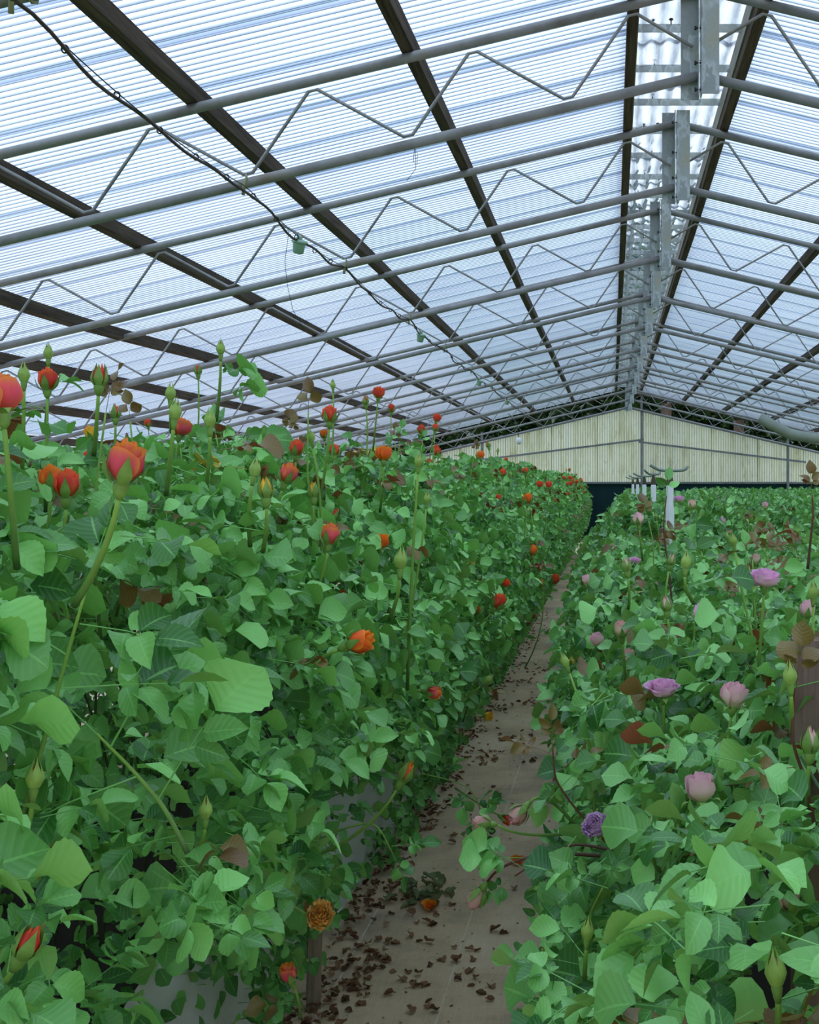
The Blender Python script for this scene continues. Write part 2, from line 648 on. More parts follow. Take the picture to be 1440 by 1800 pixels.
# trusses
def zigzag(side):
    pts = [(0.035, CH_B + 0.14)]
    k = 0
    d = .333
    while d < HALF - 0.3:
        pts.append((d, CH_T - S * d - .03))
        pts.append((d + .307, CH_B - S * (d + .307) + .024))
        d += .782
    out = []
    for i, p in enumerate(pts):
        if i in (0, len(pts) - 1):
            out.append(p)
        else:
            for q in (pts[i - 1], pts[i + 1]):
                L = math.hypot(q[0] - p[0], q[1] - p[1])
                fr = 0.03 / L
                out.append((p[0] + (q[0] - p[0]) * fr, p[1] + (q[1] - p[1]) * fr))
    return tubemb([(side * a, 0, b) for a, b in out], 0.0085, 7).mesh('web_rod', 'steel_pipe')


def plate(side):
    x0, x1 = (-.092, -.004) if side < 0 else (.004, .092)
    dy = .03 if side < 0 else -.03
    mb = MB().add(*box(x0, x1, dy - .003, dy + .003, 1.885 + (.0 if side < 0 else .012), 2.50))
    xa, xb = (-.010, -.004) if side < 0 else (.004, .010)
    ya, yb = (dy - .07, dy) if side < 0 else (dy, dy + .07)
    mb.add(*box(xa, xb, ya, yb, 1.885 + (.0 if side < 0 else .012), 2.50))
    return mb.mesh('ridge_plate', 'galvanised_plate', False)


chm = {}
for side in (-1, 1):
    for key, base in (('top', CH_T), ('bottom', CH_B)):
        chm[side, key] = tubemb([(side * .012, 0, base - S * .012), (side * 4, 0, base - S * 4), (side * HALF, 0, base - S * HALF)], .0245, 14).mesh(key + '_chord', 'steel_pipe')
    chm[side, 'web'] = zigzag(side)
    chm[side, 'plate'] = plate(side)
pbolt = MB().add(*lathe([(.011, -.016), (.011, -.006), (.005, -.006), (.005, .016), (.009, .016), (.009, .022)], 6)).mesh('bolt', 'dark_bolt', False)
sleeve = tubemb([(-.05, 0, .05 * S), (.05, 0, -.05 * S)], .028, 14).mesh('pipe_sleeve', 'steel_pipe')
for i, ty in enumerate(TY):
    t_ = empty('roof_truss', (XR, ty, H))
    lab = 'grey steel pipe roof truss with zigzag rods, %s from the camera' % (ordn[i] if i else 'nearest and first')
    if i == len(TY) - 1:
        lab = 'grey steel pipe roof truss standing against the pale end wall'
    tag(t_, lab, 'roof truss', 'steel roof trusses')
    for side in (-1, 1):
        obj('top_chord', chm[side, 'top'], t_)
        obj('bottom_chord', chm[side, 'bottom'], t_)
        obj('web_rod', chm[side, 'web'], t_)
        pl = obj('ridge_plate', chm[side, 'plate'], t_)
    for bz in (1.92, 2.05, 2.22, 2.42):
        obj('bolt', pbolt, t_, (-.012, -.02, bz), (0, PI / 2, 0))
    if i in (4, 6):
        d = 1.4 if i == 4 else 1.9
        obj('pipe_sleeve', sleeve, t_, (-d, 0, CH_B - S * d)).scale.x = -1

# end wall
GY = 32.06
wall = tag(empty('wall_back', (0, GY, 0)), 'pale green ribbed end wall with algae streaks above dark netting', kind='structure')
ZT = lambda x: H + CH_B - S * abs(x - XR) - .02


def clad(x0, x1, zf, z0):
    v, f, co = [], [], []
    n = max(4, int((x1 - x0) / PITCH * 5))
    for i in range(n + 1):
        x = x0 + (x1 - x0) * i / n
        ph = 2 * PI * x / PITCH
        yy = 0.008 * math.cos(ph)
        v += [(x, yy, z0), (x, yy, zf(x))]
        co += [(max(0, math.cos(ph)), 0, 0)] * 2
    for i in range(n):
        a = i * 2
        f.append((a, a + 2, a + 3, a + 1))
    return MB().add(v, f, 0, co)


x = -7.6
i = 0
while x < 8.4:
    if abs(x - XR) < 7.9 and ZT(x) > 1.95 and ZT(x + .62) > 1.95:
        cl = clad(x, x + .63, ZT, 1.86)
        obj('wall_sheet', cl.mesh('wall_sheet', 'gable_sheet', True, 'valley'), wall, (0, .004 * (i % 2), 0))
    lo = clad(x, x + .63, lambda q: .385, 0.0)
    obj('wall_sheet', lo.mesh('wall_sheet', 'gable_sheet', True, 'valley'), wall, (0, .004 * (i % 2), 0))
    x += .6
    i += 1
obj('net_screen', boxmb(-7.6, 8.4, .05, .06, .38, 1.87).mesh('net_screen', 'dark_net', False), wall)
obj('bottom_rail', boxmb(-7.6, 8.4, -.05, -.012, 1.845, 1.895).mesh('bottom_rail', 'gable_steel', False), wall)
obj('base_rail', boxmb(-7.6, 8.4, -.05, -.012, .37, .42).mesh('base_rail', 'gable_steel', False), wall)


def rail(x0, z0, x1, z1, y, hgt, name):
    v, f = box(0, 1, y - .02, y + .02, -hgt / 2, hgt / 2)
    v = [(x0 + (x1 - x0) * a, b, c + z0 + (z1 - z0) * a) for a, b, c in v]
    return obj(name, MB().add(v, f).mesh(name, 'gable_steel', False), wall)


for sd in (-1, 1):
    rail(XR + sd * .0, H + CH_B - .0, XR + sd * 7.4, H + CH_B - S * 7.4, -.035, .07, 'top_rail')
rail(.83, H + 1.15, -7.2, H + 1.15 - .125 * 8.0, -.06, .05, 'mid_rail')
rail(.70, H + 1.09, 5.07, H + .56, -.06, .05, 'mid_rail')
for px_, top in ((.774, 2.75), (4.6, 1.50), (-3.4, 1.5)):
    obj('wall_post', boxmb(px_ - .03, px_ + .03, -.12, -.06, 0, H + top - .15).mesh('wall_post', 'gable_steel', False), wall)
obj('end_rafter', tubemb([(XR - HALF, .35, H + CH_T + .03 - S * HALF), (XR, .35, H + CH_T + .03), (XR + HALF, .35, H + CH_T + .03 - S * HALF)], .045, 6).mesh('end_rafter', 'purlin_wood'), wall)
for px_, gx in ((1.45, 0), (3.38, 1)):
    o = obj('wooden_post', boxmb(-.13, .13, -.06, .06, 0, H + CH_T - S * (px_ - XR) - .03).mesh('wooden_post', 'post_wood', False), None, (px_, GY + .5, 0))
    tag(o, 'brown wooden post behind the pale end wall, %s the ridge' % ('nearer to' if gx == 0 else 'farther from'), 'post', 'wooden posts behind the end wall')
for nm, xx in (('left', XR - HALF - .05), ('right', XR + HALF + .05)):
    o = obj('wall_' + nm, boxmb(xx - .01, xx + .01, Y0, Y1, 0, H + CH_T - S * HALF - .05).mesh('wall', 'film_wall', False))
    tag(o, 'plastic film side wall of the greenhouse, %s side' % nm, kind='structure')


# ------------------------------------------------------------------ leaves
def leaflet(L, W, rows, cols, serr, fold, curl, rnd, twist=0.0):
    v, f, co = [], [], []
    for i in range(rows + 1):
        t_ = i / rows
        wv = 3.6 * t_ ** .8 * (1 - t_) ** 1.1
        wv = max(wv, 0.02)
        if serr and 0 < i < rows:
            wv *= 1.0 + (serr if i % 2 else -serr)
        for j in range(cols + 1):
            u = -1 + 2 * j / cols
            x = u * wv * W * 0.5
            y = t_ * L
            z = fold * abs(x) - curl * L * t_ * t_ + 0.05 * L * math.sin(t_ * 7 + u * 2 + rnd) * abs(u) * 0.6 + twist * x * t_
            v.append((x, y, z))
            co.append((u, t_, 0))
    for i in range(rows):
        for j in range(cols):
            a = i * (cols + 1) + j
            f.append((a, a + 1, a + cols + 2, a + cols + 1))
    return MB().add(v, f, 0, co)


def compound(rows, cols, serr, five, rnd, rachis=True):
    mb = MB()
    rr = random.Random(rnd)
    A = .052 if five else .03
    B = .088 if five else .062
    droop = rr.uniform(.1, .5)
    zz = lambda y: -droop * y * y * 4
    if rachis:
        mb.add(*tube([(0, -.012, 0), (0, A, zz(A)), (0, B + .004, zz(B))], [.0012, .001, .0007], 4, False))
        mb.co = [(0, 0.5, 0)] * len(mb.v)
    spec = []
    if five:
        spec += [(A, s * rr.uniform(1.05, 1.35), rr.uniform(.034, .044)) for s in (-1, 1)]
    spec += [(B - .022, s * rr.uniform(.85, 1.2), rr.uniform(.046, .060)) for s in (-1, 1)]
    spec.append((B, rr.uniform(-.15, .15), rr.uniform(.060, .074)))
    for y, a, L in spec:
        lf = leaflet(L, L * rr.uniform(.56, .80), rows, cols, serr, rr.uniform(.12, .65), rr.uniform(.02, .36), rr.random() * 6, rr.uniform(-3, 3))
        m = Matrix.Translation((0, y, zz(y))) @ Matrix.Rotation(-a, 4, 'Z') @ Matrix.Rotation(rr.uniform(-.35, .2), 4, 'X') @ Matrix.Rotation(rr.uniform(-.35, .35), 4, 'Y') @ Matrix.Translation((0, .005, 0))
        mb.merge(lf, m)
    return mb


NEAR = [compound(16, 4, .035, k % 4 != 3, 100 + k) for k in range(8)]
LOW = [compound(5, 2, 0, k % 4 != 3, 300 + k, False) for k in range(6)]
LEAF = {m: [mb.mesh('leaf', m) for mb in NEAR] for m in ('leaf_green', 'leaf_blue_green', 'leaf_young', 'leaf_yellow')}
for k, l in LEAF.items():
    for me in l:
        pass


def put_leaf(parent, pos, d, n, mat='leaf_green', sc_=1.0, rnd=R):
    m = frame(d, n)
    return obj('leaf', rnd.choice(LEAF[mat]), parent, pos - parent.location, m.to_euler(), sc_)


# bush sections: right side profile as (z, distance outward from the bed's centre line)
BEDS = {
    'L1': dict(xc=-1.50, prof=[(.38, .26), (.6, .40), (.85, .66), (1.15, .88), (1.5, .88), (1.78, .72), (1.93, .52)], top=1.93, mat='leaf_green'),
    'LB': dict(xc=-1.50, prof=[(.06, .34), (.3, .46), (.6, .58), (.85, .74), (1.15, .90), (1.5, .88), (1.78, .72), (1.93, .52)], top=1.93, mat='leaf_green'),
    'RF': dict(xc=.66, prof=[(.12, .42), (.4, .60), (.8, .70), (1.1, .58), (1.35, .40), (1.47, .28)], top=1.47, mat='leaf_blue_green'),
    'R1': dict(xc=.66, prof=[(.12, .42), (.4, .60), (.8, .70), (1.1, .70), (1.35, .62), (1.47, .48)], top=1.47, mat='leaf_blue_green'),
}


def width_at(prof, z):
    if z <= prof[0][0]:
        return prof[0][1]
    for (a, wa), (b, wb) in zip(prof, prof[1:]):
        if z <= b:
            return wa + (wb - wa) * (z - a) / (b - a)
    return prof[-1][1]


def sample_leaf(bed, y, side, rnd, inner=False, facebias=.62):
    """Random leaf position (relative x to the bed line), direction and normal on the bush's surface."""
    b = BEDS[bed]
    if rnd.random() < facebias:
        z = b['prof'][0][0] + (b['top'] - b['prof'][0][0]) * rnd.random() ** 0.85
        wd = width_at(b['prof'], z) + .17 * mnoise.noise((y * 1.7, z * 2.2, side * 5 + (7 if bed[0] == 'L' else 0)))
        dep = rnd.expovariate(1 / .07) if not inner else rnd.uniform(.06, .4)
        x = side * (wd - min(dep, wd))
        out = Vector((side, 0, 0))
        upw = .15
    else:
        x = rnd.uniform(-1, 1) * b['prof'][-1][1] * 1.15
        z = b['top'] + .16 * mnoise.noise((x * 2.3, y * 1.9, 3.3)) - (rnd.expovariate(1 / .08) if not inner else rnd.uniform(.08, .4))
        out = Vector((rnd.uniform(-1, 1), rnd.uniform(-1, 1), 0))
        upw = .3
    a = rnd.uniform(-1.2, 1.2)
    d = Vector((out.x * math.cos(a) - out.y * math.sin(a), out.x * math.sin(a) + out.y * math.cos(a), 0))
    if d.length < .1:
        d = Vector((1, 0, 0))
    d.normalize()
    d.z = rnd.gauss(upw - .3, .38)
    n = Vector((rnd.gauss(0, .38) + out.x * .35, rnd.gauss(0, .38) - .18, 1.0))
    return Vector((x, 0, max(z, .06))), d, n


def bush_foliage(bed, seed, count, inner, length, both=True):
    rnd = random.Random(seed)
    mb = MB()
    for _ in range(count):
        y = rnd.uniform(-length / 2, length / 2)
        side = rnd.choice((-1, 1)) if both else (-1 if bed[0] == 'R' else 1)
        p, d, n = sample_leaf(bed, y + seed * 3.7, side, rnd, inner)
        m = Matrix.Translation((p.x, y, p.z)) @ frame(d, n).to_4x4() @ Matrix.Scale(rnd.uniform(.65, 1.08), 4)
        lf = rnd.choice(LOW)
        k = len(mb.f)
        mb.merge(lf, m)
        if rnd.random() < .035 and p.z > 1.2:
            for q in range(k, len(mb.f)):
                mb.mi[q] = 1
    return mb.mesh('foliage', [BEDS[bed]['mat'], 'leaf_young'])


LEN = .5
FAR = {b: [bush_foliage(b, 40 + k, 600, False, LEN * 1.5) for k in range(3)] for b in BEDS}
CORE = {b: [bush_foliage(b, 60 + k, 340, True, LEN * 1.3) for k in range(2)] for b in BEDS}


def cane_mesh(seed, hgt):
    rnd = random.Random(seed)
    p0 = Vector((rnd.uniform(-.1, .1), rnd.uniform(-.1, .1), .02))
    p2 = Vector((rnd.uniform(-.6, .6), rnd.uniform(-.3, .3), hgt * rnd.uniform(.8, 1.0)))
    p1 = Vector((p0.x * 1.4, p0.y, hgt * .55))
    return tubemb(bez(p0, p1, p2, 8), [.006 - .0005 * k for k in range(8)], 6).mesh('cane', 'stem_cane', True, 'along')


CANE = {'RF': [cane_mesh(60 + k, 1.5) for k in range(4)], 'L1': [cane_mesh(k, 1.9) for k in range(6)], 'LB': [cane_mesh(40 + k, 1.9) for k in range(6)], 'R1': [cane_mesh(20 + k, 1.5) for k in range(6)]}

LAB = {
    'L1': ('dense green rose bush in the tall row of orange and red roses', 'tall rose bushes beside the path'),
    'R1': ('green rose bush in the lower row of pink and lavender roses', 'lower rose bushes beside the path'),
    'L2': ('rose bush seen only through gaps behind the tall row', 'rose bushes behind the tall row'),
    'R2': ('leafy rose bush in a farther bed beyond the lavender row', 'rose bushes in the farther beds'),
}
NEAR_END = 8.3


def bush(bed, y, xc, lab, near):
    b = BEDS[bed]
    root = empty('rose_bush', (xc, y, 0))
    tag(root, lab[0], 'rose bush', lab[1])
    rnd = random.Random(int(y * 977) + int(xc * 131))
    for k in range(5 if near else 2):
        obj('cane', rnd.choice(CANE[bed]), root, (0, rnd.uniform(-.2, .2), 0), (0, 0, rnd.uniform(0, 6.28)))
    if not near:
        tag(obj('foliage', rnd.choice(FAR[bed]), root, (0, 0, 0), (0, 0, 0), (1, 1, rnd.uniform(.95, 1.04) if bed[0] == 'L' else rnd.uniform(1.05, 1.15))), kind='stuff')
        return root
    tag(obj('foliage', rnd.choice(CORE[bed]), root), kind='stuff')
    side = -1 if bed[0] == 'R' else 1
    made = 0
    tries = 0
    while made < 298 and tries < 2000:
        tries += 1
        yy = rnd.uniform(-LEN * .6, LEN * .6)
        sd = side if rnd.random() < .94 else -side
        p, d, n = sample_leaf(bed, y + yy, sd, rnd, False, .42 if bed == 'R1' else .68)
        wp = Vector((xc + p.x, y + yy, p.z))
        if wp.y < 1.12 or (bed == 'R1' and wp.y < 1.45 and wp.z > 1.5):
            continue
        if hides(wp + d.normalized() * .05):
            continue
        mat = b['mat']
        q = rnd.random()
        if p.z > b['top'] - .25 and q < .07:
            mat = 'leaf_young'
        elif q > .997:
            mat = 'leaf_yellow'
        elif q > .85:
            mat = 'leaf_green' if mat != 'leaf_green' else 'leaf_blue_green'
        put_leaf(root, wp, d, n, mat, rnd.uniform(.62, 1.05), rnd)
        made += 1
    return root


# ------------------------------------------------------------------ rose blooms
def petal(Rb, Hh, ang, width, flare, tip, rows=6, cols=6, ruffle=0.0, seed=0, z0=0.0, close=0.7, skew=.07):
    """One petal as part of a cup round the z axis."""
    v, f, co = [], [], []
    for i in range(rows + 1):
        t_ = i / rows
        prof = (math.sin(min(1, t_ * 1.55 + .12) * PI / 2)) * (1 - (1 - close) * max(0, t_ - .45) / .55)
        prof += flare * max(0, t_ - .55) ** 2 * 5
        for j in range(cols + 1):
            u = -1 + 2 * j / cols
            wv = width * (math.sin(PI * (0.16 + 0.52 * t_)) ** .7) * (1 if t_ < .75 else 1 - .3 * ((t_ - .75) / .25) ** 2)
            a = ang + u * wv
            r = Rb * (prof + skew * u)
            z = z0 + Hh * t_ * (1 - tip * abs(u) ** 2.2 * t_)
            if flare > .3 and t_ > .7:
                z -= Hh * (t_ - .7) * flare * .9
            if ruffle:
                q = mnoise.noise((u * 2.5 + seed, t_ * 2.2, seed * 1.7))
                r += Rb * ruffle * q * t_
                z += Hh * ruffle * .5 * mnoise.noise((u * 3 + 9, seed, t_ * 2)) * t_
            v.append((r * math.cos(a), r * math.sin(a), z))
            co.append((u, t_, 0))
    for i in range(rows):
        for j in range(cols):
            a = i * (cols + 1) + j
            f.append((a, a + 1, a + cols + 2, a + cols + 1))
    return MB().add(v, f, 0, co)


def sepal(Rb, Hh, ang, lean, width=.5, tiplen=1.0, shut=.35):
    v, f, co = [], [], []
    rows, cols = 7, 4
    for i in range(rows + 1):
        t_ = i / rows
        wv = width * (1 - t_) ** .8 * (0.75 + .5 * math.sin(PI * t_)) + .02
        if lean <= .5:
            r = Rb * (.55 + .5 * math.sin(min(1, t_ * 2.2) * PI / 2)) * (1 - shut * max(0, t_ - .3)) + lean * Rb * t_ ** 2 * 1.6
            z = Hh * t_ * tiplen
        else:
            r = Rb * .6 + Hh * tiplen * .8 * math.sin(t_ * 1.2) * lean
            z = Hh * (.25 * math.sin(t_ * 2.4) - .25 * t_ * t_ * lean)
        for j in range(cols + 1):
            u = -1 + 2 * j / cols
            a = ang + u * wv / max(1, r / Rb)
            v.append(((r + .001) * math.cos(a), (r + .001) * math.sin(a), z))
            co.append((u, t_, 0))
    for i in range(rows):
        for j in range(cols):
            a = i * (cols + 1) + j
            f.append((a, a + 1, a + cols + 2, a + cols + 1))
    return MB().add(v, f, 0, co)


# every kind has its size (width of the bloom), its petals and its sepals
def kind_green(rnd):
    ps = [petal(.0085, .025, k * 2.1, 1.4, 0, .5, 4, 4, close=.15) for k in range(3)]
    ss = [sepal(.0098, .030, k * 2 * PI / 5, 0.0, .9, rnd.uniform(1.05, 1.25), 1.4) for k in range(5)]
    return .021, ps, ss, .0055


def kind_tight(rnd):
    ps = [petal(.0105 + .0008 * k, .038 - .002 * k, k * 2.4, 1.35, 0.0, .35, 6, 5, close=.34) for k in range(5)]
    ss = [sepal(.0138, .032, k * 2 * PI / 5, rnd.uniform(.0, .15), .62, rnd.uniform(.85, 1.25), .7) for k in range(5)]
    return .029, ps, ss, .0085


def kind_opening(rnd):
    ps = [petal(.005 + .0018 * k, .051 - .0012 * k, k * 2.4 + .3, 1.35, .01 + .009 * k, .12, 7, 6, .10, k, close=.74 + .01 * k) for k in range(10)]
    ss = [sepal(.0195, .034, k * 2 * PI / 5, rnd.uniform(.0, .5), .42, 1.0) for k in range(5)]
    return .044, ps, ss, .009


def kind_cup(rnd):
    ps = [petal(.006 + .0019 * k, .052 - .0009 * k, k * 2.4, 1.15, .02 + .012 * k, .16, 6, 6, .12, k + 20, close=.86) for k in range(12)]
    ss = [sepal(.022, .032, k * 2 * PI / 5, rnd.uniform(.6, .95), .35, 1.0) for k in range(5)]
    return .058, ps, ss, .009


def kind_open(rnd):
    ps = []
    for k in range(24):
        q = k / 23
        ps.append(petal(.004 + .027 * q, .042 - .012 * q, k * 2.4, 1.25 - .4 * q, .06 + .34 * q ** 2, .10, 6, 6, .22, k + 50, close=.95))
    ss = [sepal(.024, .03, k * 2 * PI / 5, .95, .33, 1.0) for k in range(5)]
    return .078, ps, ss, .009


def kind_blown(rnd):
    ps = []
    for k in range(34):
        q = k / 33
        ps.append(petal(.003 + .029 * q, .040 - .014 * q, k * 2.4 + rnd.uniform(-.4, .4), 1.1 - .45 * q, .0 + .16 * q ** 2, .10, 6, 8, .3, k + 90, close=.9))
    ss = [sepal(.022, .03, k * 2 * PI / 5, .95, .33, 1.0) for k in range(5)]
    return .07, ps, ss, .009


KIND = {}
for nm, fn in (('green', kind_green), ('tight', kind_tight), ('opening', kind_opening), ('cup', kind_cup), ('open', kind_open), ('blown', kind_blown)):
    KIND[nm] = fn(random.Random(5))
HIP = {}
for nm in KIND:
    r = KIND[nm][3]
    HIP[nm] = MB().add(*lathe([(.0028, -.018), (r * .75, -.012), (r, -.004), (r * .95, .003), (r * .4, .006)], 10)).mesh('bloom', 'calyx_green', True)
cache = {}


def petal_meshes(kind, mat, joined):
    key = (kind, mat, joined)
    if key not in cache:
        ps, ss = KIND[kind][1], KIND[kind][2]
        if joined:
            a, b = MB(), MB()
            for q in ps:
                a.merge(q, Matrix.Identity(4))
            for q in ss:
                b.merge(q, Matrix.Identity(4))
            cache[key] = ([a.mesh('petals', mat)], [b.mesh('sepals', 'bud_green' if kind == 'green' else 'calyx_green')])
        else:
            cache[key] = ([q.mesh('petal', mat) for q in ps], [q.mesh('sepal', 'bud_green' if kind == 'green' else 'calyx_green') for q in ss])
    return cache[key]


def rose(pos, kind, mat, size, label, group, base=None, axis=None, leaves=3, leafmat='leaf_green', young=.35, detail=True, stem='stem_green', rnd=R, name='rose', mid=None, leafscale=.9):
    """A flowering shoot: stem, leaves, and the bloom with its petals and sepals; pos is the middle of the bloom."""
    sc_ = size / KIND[kind][0]
    if axis is None:
        axis = Vector((rnd.gauss(0, .12), rnd.gauss(-.05, .12), 1))
    axis = Vector(axis).normalized()
    hb = pos - axis * (.022 * sc_)
    if base is None:
        s = -1 if pos.x < -.35 else 1
        base = pos + Vector((s * rnd.uniform(.02, .14), rnd.uniform(-.02, .12), -rnd.uniform(.5, .65)))
    base = Vector(base)
    if base.z < 0.02:
        base.z = .02
    root = empty(name, base)
    tag(root, label, 'rose', group)
    L = (hb - base).length
    if mid is None:
        mid = hb - axis * (L * .5)
    pts = bez(base, Vector(mid), hb - axis * (.016 * sc_), 10)
    rl = [p - base for p in pts]
    r0 = max(.0022, .0035 * min(1.2, sc_))
    obj('stem', tubemb(rl, [r0 * (1.25 - .45 * k / 9) for k in range(10)], 7).mesh('stem', stem, True, 'along'), root)
    q = Vector((0, 0, 1)).rotation_difference(axis)
    rot = (q.to_matrix() @ Matrix.Rotation(rnd.uniform(0, 6.28), 3, 'Z')).to_euler()
    bl = obj('bloom', HIP[kind], root, hb - base, rot, sc_)
    pm, sm = petal_meshes(kind, mat, not detail)
    for me in pm:
        obj('petal', me, bl)
    for me in sm:
        obj('sepal', me, bl)
    for k in range(leaves):
        i = int(rnd.uniform(3.2, 7.4))
        p = pts[i]
        a = rnd.uniform(0, 6.28)
        d = Vector((math.cos(a), math.sin(a), rnd.uniform(-.1, .4)))
        if hides(p + d.normalized() * .06):
            continue
        mt = 'leaf_young' if rnd.random() < young and i >= 5 else leafmat
        put_leaf(root, p + d.normalized() * .02, d, Vector((rnd.gauss(0, .3), rnd.gauss(0, .3) - .2, 1)), mt, leafscale * rnd.uniform(.75, 1.0), rnd)
    return root


# ------------------------------------------------------------------ roses in the photograph
def near_y(px, size, kind, left):
    y_ = F * KIND[kind][0] / size
    x_ = (px - VX) * y_ / F
    if left and x_ > -.50:
        y_ = .50 * F / (VX - px)
    return max(1.3, min(y_, 30))


def rp(px, py, size, kind, mat, label, base=None, axis=None, mid=None, yy=None, group=None, **kw):
    y_ = yy or near_y(px, size, kind, group is None and px < 980 or group == 'L')
    pos = P(px, py, y_)
    if base:
        base = P(base[0], base[1], y_ + (base[2] if len(base) > 2 else .04))
    if mid:
        mid = P(mid[0], mid[1], y_ + .02)
    if group is None:
        group = 'orange and red roses' if px < 1000 else 'pink and lavender roses'
    if px >= 1000:
        kw.setdefault('leafmat', 'leaf_blue_green')
    kw.setdefault('detail', size >= 18)
    kw.setdefault('leaves', 3 if y_ < 9 else 2)
    return rose(pos, kind, mat, size * y_ / F, label, group, base, axis, mid=mid, **kw)


